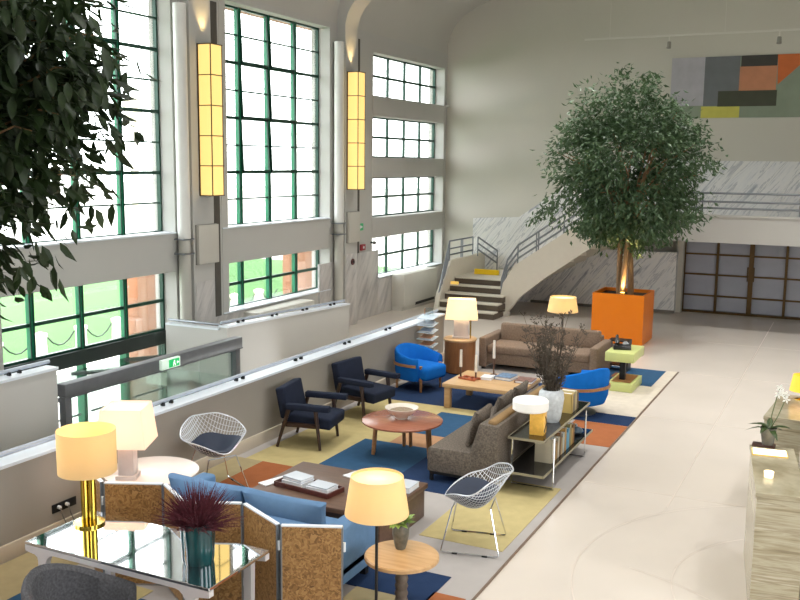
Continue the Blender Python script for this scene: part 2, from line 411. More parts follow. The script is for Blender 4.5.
# ------------------------------------------------------------------ low walls
def parapet(name, poly_x, y0, y1, h0, h1, cap=True, rail=True, n_br=8, label=None):
    x0, x1 = poly_x
    w = MB(); w.prism([(y0, -1.2), (y1, -1.2), (y1, h1-.03), (y0, h0-.03)], 'x', x0, x1)
    o = struct(name, w, M_PARA if x1 > -7 else M_WALL, label=label)
    if cap:
        obj('cap', MB().prism([(y0-.01, h0-.03), (y1+.01, h1-.03), (y1+.01, h1), (y0-.01, h0)], 'x', x0-.015, x1+.02), M_CAP, o, smooth=0)
    if rail:
        xm = x0+.035
        obj('hand_rail', MB().tube([(xm, y0, h0+.05), (xm, y1, h1+.05)], .022, 10), mat('rail_white', (196, 206, 220), .25, .3), o)
        for i in range(n_br):
            t = (i+.5)/n_br; y = y0+(y1-y0)*t; z = h0+(h1-h0)*t
            for dy in (-.07, .07): obj('rail_bracket', MB().box((xm+.02, y+dy, z+.022), (.05, .028, .04), .004), M_DARK, o, smooth=0)
    return o
parapet('wall_low_lounge', (-6.85, -6.68), 3.2, 15.5, .9, .88, n_br=9)
parapet('wall_low_gallery', (-9.1, -8.95), 12.0, 16.0, .98, .83, n_br=4)
parapet('wall_low_entrance', (-8.15, -8.0), 2.5, 7.55, 1.28, 1.28, n_br=5)
c = MB(); c.rng(XW, -9.1, 12.0, 12.14, -1.2, .9)
o = struct('wall_low_cross', c, M_WALL); obj('cap', MB().rng(XW, -9.12, 11.99, 12.15, .9, .93), M_CAP, o, smooth=0)
obj('cross_rail', MB().tube([(XW, 12.07, .98), (-9.12, 12.07, .98)], .02, 8), M_STEEL, o)
struct('baseboard_lounge', MB().rng(-6.69, -6.655, 3.2, 15.5, 0, .16, .006), M_BASE)

# ------------------------------------------------------------------ glass entrance lobby in the well
t = thing('entrance_lobby', 'glass roofed entrance lobby with grey steel beam below the near window', 'glass lobby', (-8.0, 9.3, -1.2))
MB_ = mat('beam_grey', (112, 114, 118), .45, .4)
obj('front_beam', MB().box((0, 0, 2.19), (.14, 3.4, .15), .008), MB_, t)
for y in (-1.64, 1.62): obj('corner_post', MB().box((0, y, 1.06), (.1, .1, 2.12), .006), MB_, t)
obj('beam_lip', MB().box((.04, 0, 2.105), (.06, 3.42, .02)), MB_, t)
for i in range(4): obj('front_pane', MB().box((-.02, -1.19+i*.8, 1.06), (.012, .785, 2.1)), M_VGLASS, t, smooth=0)
for i in range(3): obj('roof_pane', MB().box((-1.1, -1.07+i*1.08, 1.915), (2.08, 1.06, .012), rot=Matrix.Rotation(-.17, 3, 'Y')), M_VGLASS, t, smooth=0)
for y in (-1.62, -.53, .55, 1.64): obj('roof_bar', MB().box((-1.1, y, 1.88), (2.08, .04, .05), rot=Matrix.Rotation(-.17, 3, 'Y')), MB_, t, smooth=0)
obj('side_pane', MB().box((-1.1, 1.6, .85), (2.05, .012, 1.66)), M_VGLASS, t, smooth=0)
t = thing('exit_sign', 'green and white exit sign on the grey lobby beam', 'sign', (-7.928, 9.36, .94), 0)
obj('sign_box', MB().box((.027, 0, .05), (.05, .36, .13), .006), mat('sign_white', (225, 235, 228), .4, emit=(220, 255, 230), es=.25), t)
obj('sign_field', MB().box((.057, .05, .05), (.006, .2, .1)), mat('sign_green', (20, 160, 90), .4, emit=(20, 190, 100), es=.5), t, smooth=0)
run = MB(); run.box((.062, .05, .075), (.004, .02, .02)); run.box((.062, .045, .05), (.004, .03, .03)); run.box((.062, .03, .025), (.004, .012, .03)); run.box((.062, .065, .025), (.004, .012, .03)); run.prism([(.1, .03), (.14, .05), (.1, .07)], 'x', .06, .064)
obj('running_figure', run, mat('sign_fig', (240, 250, 240), .4, emit=(255, 255, 255), es=.5), t, smooth=0)

# ------------------------------------------------------------------ outside
gm = mat('lawn', (58, 106, 40), .9, var=.1, scale=.4, c2=(50, 96, 34))
struct('ground_lawn', MB().rng(-44, -17.5, -30, 39, -1.5, -1.25), gm)
struct('ground_paving', MB().rng(-17.5, -10.65, -30, 90, -1.45, -1.22).rng(-160, -44, -60, 160, -1.5, -1.28).rng(-44, -17.5, 39, 160, -1.5, -1.28), mat('pale_paving', (214, 210, 202), .8, var=.02, scale=1))
sal = mat('salmon_render', (150, 104, 76), .8, var=.03)
for k, y in enumerate((7.35, 12.42, 17.5)):
    lab = ['salmon outside buttress beyond the near window', 'salmon outside buttress at the right of the entrance window', 'salmon outside buttress at the right of the middle window'][k]
    t = thing('buttress', lab, 'buttress', (-11.1, y+.15, -1.3), group='outside buttresses')
    obj('shaft', MB().box((.0, 0, 1.6), (.8, .3, 3.2), .01), sal, t); obj('coping', MB().box((0, 0, 3.24), (.86, .36, .08), .01), sal, t)
obj('canopy', MB().rng(-11.5, -10.66, -2, 24, 6.55, 6.75), sal)['kind'] = 'structure'
bol = mat('bollard_white', (238, 228, 208), .7)
for k, y in enumerate([13.67+1.33*i for i in range(10)]):
    t = thing('bollard', 'pale stone bollard on the lawn edge seen through the windows', 'bollard', (-17.8, y, -1.25), group='bollards on the lawn edge')
    obj('post', MB().lathe([(.16, 0), (.14, .5), (.17, .52), (.17, .6), (0, .66)], 12), bol, t)
    obj('chain', MB().tube([(0, .2+s*.18, .5-.28*(1-((s-2.5)/2.5)**2)) for s in range(6)], .02, 5), M_DARK, t)
t = thing('lamp_post', 'tall white lamp post standing on the lawn', 'lamp post', (-20, 22.3, -1.25))
obj('post', MB().lathe([(.28, 0), (.26, .4), (.14, .45), (.11, 6), (0, 6)], 14), bol, t); obj('lantern', MB().lathe([(.05, 6), (.25, 6.1), (.3, 6.6), (.05, 6.75), (0, 6.75)], 14), bol, t)

# ------------------------------------------------------------------ back of the hall: mezzanine, stair, doors
YF = 21.0                                  # front edge of mezzanine and stair
mz = MB(); mz.rng(-5.16, 6.0, YF, YB, 1.97, 2.1); mz.rng(-5.16, 6.0, YF, YF+.16, 2.1, 2.56); mz.rng(-5.16, 6.0, YF-.02, YF+.18, 2.53, 2.57)
struct('floor_mezzanine', mz, M_WALL)
# marble wainscot on the back wall following the stair
def at_back(poly, name, m, y0=YB-.04, y1=YB+.02, lab=None): return struct(name, MB().prism(poly, 'y', y0, y1), m, label=lab)
at_back([(-9.35, .0), (-3.5, .0), (-3.5, 2.0), (5.9, 2.0), (5.9, 3.73), (-5.85, 3.73), (-8.05, 2.22), (-9.35, 2.15)][0:0] or
        [(-9.35, .7), (-8.05, .9), (-5.4, 2.1), (5.9, 2.1), (5.9, 3.73), (-5.85, 3.73), (-8.05, 2.22), (-9.35, 2.15)], 'trim_20', M_MARBLE, lab='white veined marble wall cladding above the stair')
# marble wall below the mezzanine and the dark opening above it
struct('trim_21', MB().prism([(-8.2, 0), (-3.92, 0), (-3.92, 1.5), (-6.3, 1.5), (-8.2, .35)], 'y', YB-.22, YB+.02).rng(-8.2, -3.92, YB-.23, YB-.2, 0, .02), M_MARBLE, label='white veined marble wall under the stair')
struct('trim_22', MB().rng(-7.6, -3.9, YB-.24, YB-.21, 0, .07), mat('skirting_grey', (120, 116, 110), .5))
t = thing('ventilation_grille', 'long pale ventilation grille above the marble wall', 'vent', (-5.1, YB-.05, 1.54))
obj('grille_body', MB().box((0, .1, .1), (1.3, .25, .2), .01), mat('grille_grey', (170, 168, 160), .6), t)
for i in range(4): obj('grille_slat', MB().box((0, -.03, .04+i*.042), (1.22, .02, .014)), mat('grille_dark', (110, 108, 102), .6), t, smooth=0)

# staircase
st = thing('staircase', 'pale staircase with dark treads turning right up to the mezzanine', 'staircase', (-8.3, YF, 0))
sm = mat('stair_paint', (214, 208, 194), .7, var=.015); dk = mat('stair_tread', (92, 80, 68), .5, var=.05)
def loc(x, y, z): return (x+8.3, y-YF, z)
for i in range(5):
    z0 = i*.16; y0 = YF-.8+i*.3
    a, bq = loc(-8.95, y0, 0), loc(-7.62 if i > 2 else -7.45, (YB-.05) if i > 2 else YF-.02, z0+.13)
    obj('riser_block', MB().rng(a[0], bq[0], a[1], bq[1], z0, z0+.13), dk, st, smooth=0)
    a, bq = loc(-8.95, y0-.02, z0+.13), loc(-7.62 if i > 2 else -7.45, y0+.28 if i < 4 else YB-.05, z0+.16)
    obj('tread', MB().rng(a[0], bq[0], a[1], bq[1], z0+.13, z0+.16), sm, st, smooth=0)
for i in range(8):
    z0 = .8+i*.1625; x0 = -7.62+i*.29
    a, bq = loc(x0, YF+.12, 0), loc(x0+.31, YB-.05, 0)
    obj('step', MB().rng(a[0], bq[0], a[1], bq[1], max(0, z0-.25), z0+.1625), sm, st, smooth=0)
# stringers (side walls)
obj('left_stringer', MB().prism([(-.62, .02), (-.5, .02), (.0, .5), (.5, .8), (2.5, .8), (2.5, 1.24), (.21, 1.24), (-.44, .47)], 'x', -.78, -.66), sm, st, smooth=0)
obj('right_stringer', MB().prism([(.62, 0), (.84, 0), (1.21, .47), (1.81, .97), (3.14, 1.92), (3.14, 2.56), (2.86, 2.47), (1.06, 1.23), (.77, .78)], 'y', 0, .14), sm, st, smooth=0)
obj('newel_block', MB().rng(.62, .98, -.14, -.01, 0, .1, .01), sm, st, smooth=0)
obj('yellow_bar', MB().rng(-.45, .2, 1.2, 1.3, .8, .93, .01), mat('landing_yellow', (255, 214, 30), .5, var=.01), st, smooth=0)  # bright yellow bar across the landing
obj('warm_step_light', MB().rng(-.6, -.4, .02, .06, .66, .73), mat('step_glow', (240, 205, 120), .5, emit=(255, 200, 90), es=.4), st, smooth=0)
RG = mat('rail_grey', (126, 130, 136), .4, .6, var=.03)
def railing(name, label, paths, posts):
    if name == 'stair_railing': t = st; o = Vector(st.location)
    else: t = thing(name, label, 'railing', paths[0][0]); o = Vector(paths[0][0])
    for p in paths: obj('rail', MB().tube([Vector(q)-o for q in p], .022, 8), RG, t)
    for p, q in posts: obj('post', MB().tube([Vector(p)-o, Vector(q)-o], .018, 6), RG, t)
    return t
XL = -9.02
lp = lambda dz: [(XL, YF-.42, .12+dz*.72), (XL, YF-.2, .62+dz*.72), (XL, YF+.2, 1.24+dz), (XL, YF+1.75, 1.24+dz)]
railing('stair_railing', 'grey metal railing along the left side of the stair', [lp(.12), lp(.27), lp(.46)],
        [((XL, YF-.4, .05), (XL, YF-.42, .45)), ((XL, YF+.2, 1.2), (XL, YF+.2, 1.7)), ((XL, YF+.95, 1.2), (XL, YF+.95, 1.7)), ((XL, YF+1.05, 1.2), (XL, YF+1.05, 1.7)), ((XL, YF+1.75, 1.2), (XL, YF+1.75, 1.7))])
railing('stair_railing', 'short grey railing sloping down behind the stair landing', [[(-8.9, 22.8, 1.7-d), (-8.35, 22.82, 1.36-d)] for d in (0, .16, .32)], [((-8.9, 22.8, 1.2), (-8.9, 22.8, 1.7)), ((-8.36, 22.82, .8), (-8.36, 22.82, 1.36))])
rp = lambda dz: [(-7.6, YF+.07, .45+dz*.9), (-7.45, YF+.07, .95+dz*.9), (-7.2, YF+.07, 1.26+dz), (-5.44, YF+.07, 2.47+dz), (-5.2, YF+.07, 2.57+dz)]
railing('stair_railing', 'grey metal railing climbing the right flight to the mezzanine', [rp(.12), rp(.27), rp(.44)],
        [((x, YF+.07, z-.05), (x, YF+.07, z+.44)) for x, z in ((-7.2, 1.26), (-6.75, 1.57), (-6.7, 1.6), (-6.1, 2.02), (-5.44, 2.47))] + [((-7.58, YF+.07, .0), (-7.6, YF+.07, .85))])
railing('mezzanine_railing', 'grey metal railing on top of the mezzanine edge', [[(-5.2, YF+.07, 2.57+d), (5.9, YF+.07, 2.57+d)] for d in (.14, .28, .46)],
        [((x, YF+.07, 2.55), (x, YF+.07, 3.03)) for x in (-5.1, -3.17, -3.05, -1.1, -.98, .9, 1.02, 3, 5)])

# glazed doors under the mezzanine
r = sroot('door_2', (-3.8, 23.88, 0)); cw = .785
fr = MB(); fr.box((2.75, 0, 1.98), (5.5, .1, .06)); fr.box((2.75, 0, .025), (5.5, .1, .05))
obj('door_frame', fr, M_BRONZE, r, smooth=0)
zz = [.05, .44, .96, 1.46, 1.95]
for i in range(8): obj('door_stile', MB().box((i*cw, -.02, 1.0), (.11 if i == 2 else .06, .09, 1.96)), M_BRONZE, r, smooth=0)
for z in zz[1:4]: obj('door_rail', MB().box((2.75, -.01, z), (5.5, .06, .045)), M_BRONZE, r, smooth=0)
for j in range(4):
    pm = MB().box((0, 0, 0), (cw-.05, .015, zz[j+1]-zz[j]-.03)).mesh('pane', 0); pm.materials.append(M_FROST)
    for i in range(7): obj('pane', pm, None, r, loc=((i+.5)*cw, 0, (zz[j]+zz[j+1])/2))
for x in (1.5, 1.64): obj('door_pull', MB().cyl((x, -.09, .85), (x, -.09, 1.2), .015), M_BRONZE, r)

# radiator covers under the windows
for (a, b, h, lab) in ((14.15, 16.1, .82, 'pale boxed radiator cover under the middle window'), (20.3, 22.25, .9, 'pale boxed radiator cover under the far window by the stair')):
    t = thing('radiator_cover', lab, 'radiator', (-9.99, (a+b)/2, 0), group='radiator covers'); L = b-a
    obj('cover', MB().box((0, 0, h/2+.05), (.36, L, h-.1), .012), mat('cover_paint', (206, 204, 196), .6, var=.01), t)
    obj('plinth', MB().box((-.02, 0, .05), (.3, L, .1)), mat('cover_paint', (206, 204, 196)), t, smooth=0)
    obj('air_slot', MB().box((.178, .25, .12), (.012, L*.6, .07)), M_DARK, t, smooth=0)

# ================================================================== CARPET
FAB = dict(rough=.95, spec=.15, bump=.35, bscale=420)
carpet = obj('patchwork_carpet', MB().rng(-6.65, -2.65, 3.4, 16.6, 0, .008), mat('carpet_grey', (176, 170, 166), .95, var=.03, scale=5, spec=.1, bump=.3, bscale=300), smooth=0)
tag(carpet, 'large patchwork carpet of grey, blue, yellow and rust blocks under the seating', 'carpet')
CB, CN, CY, CO, CP, CG, CC, CBR = [mat('carpet_'+n, c, .95, var=.05, scale=9, spec=.1, bump=.3, bscale=300) for n, c in
    (('blue', (54, 88, 120)), ('navy', (40, 58, 90)), ('yellow', (194, 178, 128)), ('rust', (166, 102, 66)), ('peach', (182, 140, 106)), ('olive', (172, 158, 122)), ('cream', (208, 198, 182)), ('brown', (150, 104, 78)))]
PATCH = [(-6.25, -5.3, 7.45, 9.05, CO), (-6.5, -5.6, 9.05, 12.15, CY), (-5.6, -5.25, 10.46, 12.15, CY), (-5.6, -4.57, 8.2, 10.46, CB), (-4.57, -3.55, 9.03, 10.46, CN),
         (-5.25, -4.57, 10.46, 11.0, CP), (-5.25, -4.3, 11.0, 12.15, CB), (-6.5, -4.3, 12.15, 12.45, CY), (-6.5, -3.7, 12.45, 14.6, CN), (-6.64, -6.25, 7.0, 9.05, CG),
         (-3.62, -2.76, 7.88, 9.8, CY), (-4.3, -2.97, 6.62, 7.16, CN), (-3.62, -3.2, 6.1, 6.62, CG), (-3.2, -2.99, 6.3, 6.62, CN), (-2.99, -2.7, 6.0, 6.83, CO),
         (-3.4, -2.66, 11.6, 12.68, CO), (-3.6, -2.66, 12.7, 13.22, CN), (-3.7, -2.66, 13.22, 15.22, CC), (-2.84, -2.66, 15.22, 16.58, CC), (-4.3, -3.62, 15.24, 16.53, CB), (-3.15, -2.85, 15.24, 16.53, CB), (-3.62, -3.15, 15.24, 15.66, CB), (-3.62, -3.15, 16.0, 16.53, CB), (-3.62, -3.15, 15.66, 16.0, CBR),
         (-6.05, -5.3, 4.95, 5.76, CB), (-5.1, -4.3, 4.7, 5.6, CB), (-6.64, -6.05, 4.0, 7.0, CG), (-5.3, -5.1, 4.6, 5.76, CY), (-4.3, -3.9, 4.4, 5.5, CG), (-6.2, -5.3, 3.6, 4.95, CN)]
for x0, x1, y0, y1, m in PATCH: obj('carpet_block', MB().rng(x0, x1, y0, y1, .006, .0125), m, carpet, smooth=0)
obj('edge_trim', MB().rng(-2.655, -2.635, 3.4, 16.6, 0, .013), mat('trim_brown', (120, 100, 84), .6), carpet, smooth=0)
FZ = .0135
# fine inlaid joints in the hall floor
jm = mat('floor_joint', (210, 198, 186), .35, var=.02)
def arc(cx, cy, r, a0, a1, w=.006, n=40):
    m = MB(); rows = [[(cx+rr*math.cos(math.radians(a0+(a1-a0)*k/n)), cy+rr*math.sin(math.radians(a0+(a1-a0)*k/n)), .0012) for k in range(n+1)] for rr in (r-w, r+w)]
    m.grid(rows); return m
fl = bpy.data.objects['floor']
for a in ((0.2, 8.2, 2.3, 95, 265), (0.2, 8.2, 1.45, 100, 250), (-2.3, 5.6, 2.6, 5, 75)): obj('floor_inlay', arc(*a), jm, fl)
for y in (10.2, 13.4, 16.6, 19.8): obj('floor_inlay', MB().rng(-2.6, 5.9, y-.006, y+.006, -.01, .0012), jm, fl, smooth=0)
for x in (-1.6, .4): obj('floor_inlay', MB().rng(x-.006, x+.006, 9.8, 23.2, -.01, .0012), jm, fl, smooth=0)

# ================================================================== WOODS AND FABRICS
WD = dict(rough=.4, var=.1, scale=3.5, stretch=(1, 9, 9))
W_OAK = mat('oak', (200, 164, 120), c2=(182, 144, 98), **WD); W_CHERRY = mat('cherry', (160, 104, 82), c2=(144, 88, 68), rough=.2, scale=3.5, stretch=(1, 9, 9))
W_WALNUT = mat('walnut', (104, 76, 58), c2=(84, 60, 46), **WD); W_DARK = mat('dark_wood', (62, 42, 32), c2=(46, 30, 24), **WD)
W_TEAK = mat('teak', (176, 128, 84), c2=(150, 104, 64), **WD); W_DRUM = mat('drum_wood', (160, 106, 64), c2=(132, 84, 48), rough=.4, scale=4, stretch=(7, 7, 1))
F_LBLUE = mat('light_blue_fabric', (106, 140, 178), var=.05, scale=12, **FAB); F_NAVY = mat('navy_fabric', (38, 44, 60), var=.06, scale=12, **FAB)
F_BLUE = mat('royal_blue_felt', (22, 108, 196), var=.04, scale=12, **FAB); F_GREY = mat('grey_tweed', (122, 112, 102), var=.24, scale=55, **FAB)
F_BROWN = mat('brown_tweed', (138, 118, 102), var=.14, scale=45, **FAB); F_GRAPH = mat('graphite_bouclé'.replace('é', 'e'), (98, 98, 102), var=.22, scale=60, **FAB)
F_NAVYPAD = mat('navy_pad', (40, 50, 70), var=.05, scale=12, rough=.6, spec=.4)
PAPER = mat('paper_white', (235, 236, 238), .6, var=.02)

# ================================================================== TABLES
def rounded(w, d, r, n=5):
    out = []
    for cx, cy, a in ((w/2-r, d/2-r, 0), (-w/2+r, d/2-r, 90), (-w/2+r, -d/2+r, 180), (w/2-r, -d/2+r, 270)):
        for k in range(n+1): t = math.radians(a+90*k/n); out.append((cx+r*math.cos(t), cy+r*math.sin(t)))
    return out
# mirror-polished table in the foreground
t = thing('mirror_table', 'mirror-polished metal table with arched legs holding brass lamp and teal vase', 'table', (-4.61, 5.14, FZ))
w, d, h = 1.72, .72, .727
obj('table_top', MB().box((0, 0, h-.012), (w, d, .024), .004), mat('mirror_metal', (226, 228, 232), .035, 1., var=0), t, smooth=0)
def arch(side):
    th = .05; L = w/2; pts = [(-L, h-.024), (-L, h-.07)]
    pts += [(-L+.10-.0, h-.085)] + [(-L+.10+.03*math.sin(a), h-.085-.05*(1-math.cos(a))) for a in (.8, 1.4)]
    pts += [(-L+.14, .0), (-L+.20, .0), (-L+.20, h-.17)] + [(-L+.20+.09*(1-math.cos(a)), h-.17+.11*math.sin(a)) for a in (.4, .8, 1.2, 1.57)]
    pts += [(-x, z) for x, z in pts[::-1]]
    return MB().prism(pts, 'y', side*(d/2)-th/2-side*th/2, side*(d/2)+th/2-side*th/2)
for s in (-1, 1): obj('leg_frame', arch(s), mat('satin_metal', (222, 220, 222), .4, .35, var=0), t, smooth=30)
# wide dark coffee table
t = thing('coffee_table', 'low dark wood coffee table with tray of books behind the blue sofa', 'coffee table', (-4.5, 7.84, FZ))
obj('table_top', MB().box((0, 0, .325), (1.5, 1.06, .05), .006), W_WALNUT, t)
for s in (-1, 1): obj('end_panel', MB().box((s*.70, 0, .15), (.05, 1.0, .3), .004), W_WALNUT, t)
obj('apron', MB().box((0, -.48, .22), (1.36, .03, .16)), W_DARK, t, smooth=0); obj('apron', MB().box((0, .48, .22), (1.36, .03, .16)), W_DARK, t, smooth=0)
CT = FZ+.35
t = thing('serving_tray', 'dark red wooden tray carrying white books on the coffee table', 'tray', (-4.74, 7.66, CT), -.12)
obj('tray_base', MB().box((0, 0, .008), (.66, .26, .016)), W_DARK, t, smooth=0)
for c, dd in (((0, .13, .025), (.68, .018, .05)), ((0, -.13, .025), (.68, .018, .05)), ((.335, 0, .025), (.018, .26, .05)), ((-.335, 0, .025), (.018, .26, .05))): obj('tray_rim', MB().box(c, dd, .004), mat('tray_red', (84, 40, 34), .35), t)
def book(name, label, loc_, dim, rz, cover, group='books and magazines on the tables', cat='book', lying=True):
    t = thing(name, label, cat, loc_, rz, group); w, d, h = dim
    obj('cover', MB().box((0, 0, h-.004), (w, d, .006)).box((0, 0, .004), (w, d, .006)).box((-w/2+.003, 0, h/2), (.006, d, h)), cover, t, smooth=0)
    obj('pages', MB().box((.004, 0, h/2), (w-.014, d-.012, h-.012)), PAPER, t, smooth=0)
    return t
WH = mat('white_cover', (232, 233, 236), .35, var=.02); GRC = mat('grey_cover', (190, 196, 204), .4, var=.03)
book('book', 'thick white book at the left end of the red tray', (-4.88, 7.68, CT+.017), (.26, .2, .05), -.12, WH)
book('book', 'white book stacked on the left book of the red tray', (-4.88, 7.69, CT+.068), (.25, .19, .035), -.2, GRC)
book('book', 'white book at the right end of the red tray', (-4.58, 7.65, CT+.017), (.26, .2, .045), -.05, WH)
book('magazine', 'white magazine on top of the right tray book', (-4.58, 7.65, CT+.063), (.24, .18, .012), -.12, GRC, cat='magazine')
book('magazine', 'white booklet lying at the left edge of the dark coffee table', (-5.14, 7.72, CT), (.12, .42, .012), -.35, WH, cat='magazine')
book('magazine', 'white magazine alone on the far edge of the coffee table', (-4.47, 8.2, CT), (.26, .2, .012), -.3, WH, cat='magazine')
book('magazine', 'pale magazine stack at the right end of the coffee table', (-3.86, 8.1, CT), (.16, .24, .06), 0, GRC, cat='magazine')
# round cherry table with bowl
t = thing('round_coffee_table', 'round cherry wood coffee table with paired legs and a white bowl', 'coffee table', (-4.87, 10.06, FZ))
obj('table_top', MB().lathe([(0, .42), (.47, .42), (.5, .432), (.5, .448), (.488, .455), (0, .455)], 48), W_CHERRY, t)
for a in (200, 10, 105):
    for da in (-7, 7):
        q = math.radians(a+da); obj('leg', MB().cyl((.36*math.cos(q), .36*math.sin(q), .004), (.33*math.cos(q), .33*math.sin(q), .42), .022, .026, 10), W_TEAK, t)
t = thing('bowl', 'white conical bowl on the round cherry table', 'bowl', (-4.9, 10.1, FZ+.456))
obj('bowl_body', MB().lathe([(0, 0), (.075, 0), (.08, .02), (.13, .06), (.2, .12), (.21, .14), (.2, .14), (.13, .075), (.06, .04), (0, .035)], 32), mat('bowl_ceramic', (224, 214, 200), .5, var=.06, scale=14), t)
obj('dried_contents', MB().lathe([(0, .12), (.1, .118), (.15, .1), (.0, .09)], 14), mat('potpourri', (170, 150, 124), .9, var=.3, scale=60), t)
# round oak side table on a stone column
t = thing('side_table', 'round oak side table on a grey stone column by the floor lamp', 'side table', (-3.07, 6.36, FZ))
obj('table_top', MB().lathe([(0, .455), (.27, .455), (.3, .465), (.3, .49), (.29, .5), (0, .5)], 40), W_OAK, t)
col = mat('stone_column', (112, 100, 88), .6, var=.2, scale=18)
for i in range(7): obj('column_disc', MB().lathe([(0, i*.062+.02), (.045, i*.062+.02), (.055, i*.062+.05), (.045, i*.062+.082), (0, i*.062+.082)], 16), col, t)
obj('foot', MB().lathe([(0, 0), (.17, 0), (.17, .015), (.05, .03), (0, .03)], 24), M_DARK, t)
t = thing('potted_plant', 'small green plant in a ribbed grey stone vase on the oak side table', 'potted plant', (-3.13, 6.46, FZ+.5))
obj('vase', MB().lathe([(0, 0), (.04, 0), (.05, .03), (.068, .12), (.07, .2), (.055, .22), (.05, .2), (0, .18)], 20), mat('vase_stone', (112, 110, 100), .5, var=.25, scale=22), t)
def leaf_mesh(L, wd, droop=.12, n=3, fold=.25):
    m = MB(); rows = []
    for i in range(n+1):
        u = i/n; ww = wd*math.sin(PI*min(.999, (u*.92+.04)))**.8*(1 if u < 1 else .05); z = -droop*L*u*u
        rows.append([(-ww/2, L*u, z+fold*ww/2), (0, L*u, z), (ww/2, L*u, z+fold*ww/2)])
    m.grid(rows); return m.mesh('leaf', 60)
lf = leaf_mesh(.13, .05, .3); lf.materials.append(mat('succulent_leaf', (132, 160, 72), .55, var=.2, scale=20))
for i in range(26):
    a = i*2.4; e = .25+.9*random.random(); obj('leaf', lf, None, t, loc=(.03*math.cos(a), .03*math.sin(a), .2+.03*random.random()), rot=(e, 0, a))
# round white table under the white lamp
t = thing('round_table', 'round white-topped table behind the chipboard screen', 'side table', (-5.98, 6.78, FZ))
obj('table_top', MB().lathe([(0, .57), (.43, .57), (.45, .58), (.45, .6), (.44, .605), (0, .605)], 48), mat('white_top', (238, 226, 218), .25, var=.01), t)
obj('pedestal', MB().lathe([(.2, .03), (.07, .1), (.06, .4), (.14, .57)], 24), mat('white_top', (238, 226, 218)), t); obj('foot', MB().lathe([(0, 0), (.26, 0), (.26, .02), (.2, .035), (0, .035)], 28), mat('white_top', (238, 226, 218)), t)
# oak coffee table at the back
t = thing('coffee_table', 'low oak coffee table in front of the brown sofa', 'coffee table', (-4.74, 12.86, FZ))
obj('table_top', MB().box((0, 0, .345), (1.2, 1.0, .06), .006), W_OAK, t)
for sx in (-1, 1):
    for sy in (-1, 1): obj('leg', MB().box((sx*.53, sy*.43, .158), (.09, .09, .316), .006), W_OAK, t)
OT = FZ+.375
t = thing('candle_holder', 'rust wooden stand holding two tall white candles on the oak table', 'candle holder', (-5.08, 12.8, OT), -.25)
for s in (-1, 1): obj('base_bar', MB().box((0, s*.07, .015), (.3, .035, .03), .004), mat('rust_wood', (176, 92, 56), .5), t)
for s in (-1, 0, 1): obj('cross_bar', MB().box((s*.11, 0, .02), (.035, .18, .02), .004), mat('rust_wood', (176, 92, 56)), t)
for (x, y, h1, h2) in ((-.13, -.05, .18, .44), (.1, .02, .12, .38)):
    s = obj('stem', MB().cyl((x, y, .03), (x, y, h1), .014, .014, 8), W_WALNUT, t); obj('candle', MB().cyl((x, y, h1), (x, y, h2), .022, .018, 10), mat('candle_wax', (236, 228, 216), .5), s)
t = thing('candle_stick', 'single tall white candle on thin stem beside the brown sofa', 'candle holder', (-4.86, 13.24, OT))
obj('stem', MB().lathe([(0, 0), (.05, 0), (.05, .012), (.012, .02), (.012, .26), (0, .26)], 12), W_WALNUT, t); obj('candle', MB().cyl((0, 0, .26), (0, 0, .54), .022, .018, 10), mat('candle_wax', (236, 228, 216)), t)
BLC = mat('blue_print_cover', (120, 150, 186), .4, var=.3, scale=25); RDC = mat('red_print_cover', (150, 110, 100), .4, var=.3, scale=25)
book('book', 'white book nearest the candle on the oak coffee table', (-4.85, 12.96, OT), (.17, .22, .04), .05, WH)
book('magazine', 'blue printed magazines in the middle of the oak table', (-4.6, 13.1, OT), (.26, .3, .05), -.1, BLC, cat='magazine')
book('magazine', 'reddish printed magazine on the right of the oak table', (-4.28, 13.05, OT), (.26, .3, .04), .05, RDC, cat='magazine')
# drum table
t = thing('drum_table', 'round wooden drum table left of the brown sofa', 'side table', (-6.04, 14.74, FZ))
obj('drum_body', MB().lathe([(0, .02), (.27, .02), (.27, .56), (0, .56)], 40), W_DRUM, t); obj('table_top', MB().lathe([(0, .56), (.285, .56), (.29, .57), (.29, .59), (.28, .6), (0, .6)], 40), W_OAK, t); obj('plinth', MB().lathe([(0, 0), (.25, 0), (.25, .02), (0, .02)], 32), M_DARK, t)
# acid green side table
LG = mat('lime_lacquer', (198, 204, 132), .35, var=.02)
t = thing('side_table', 'lime green block side table carrying a black telephone', 'side table', (-3.25, 15.0, FZ))
obj('top_block', MB().box((0, 0, .56), (.46, .8, .15), .01), LG, t); obj('base_block', MB().box((.02, 0, .07), (.4, .76, .14), .01), LG, t); obj('stem', MB().box((.0, -.1, .31), (.09, .09, .36), .004), M_DARK, t)
obj('base_inset', MB().box((.02, 0, .145), (.3, .6, .012)), W_TEAK, t, smooth=0)
BLK = mat('black_plastic', (24, 22, 24), .3, var=.05)
t = thing('telephone', 'black telephone with raised handset on the lime green table', 'telephone', (-3.3, 14.98, FZ+.635), .3)
obj('body', MB().prism([(-.13, 0), (.13, 0), (.11, .05), (-.02, .09), (-.12, .07)], 'x', -.14, .14, .008), BLK, t)
obj('handset', MB().tube([(-.08, -.12+.24*u, .10+.11*math.sin(PI*u)) for u in (0, .25, .5, .75, 1)], [.035, .025, .022, .025, .035], 10), BLK, t)
obj('dial', MB().cyl((.05, -.02, .07), (.055, -.05, .088), .05, .05, 18), M_STEEL, t)

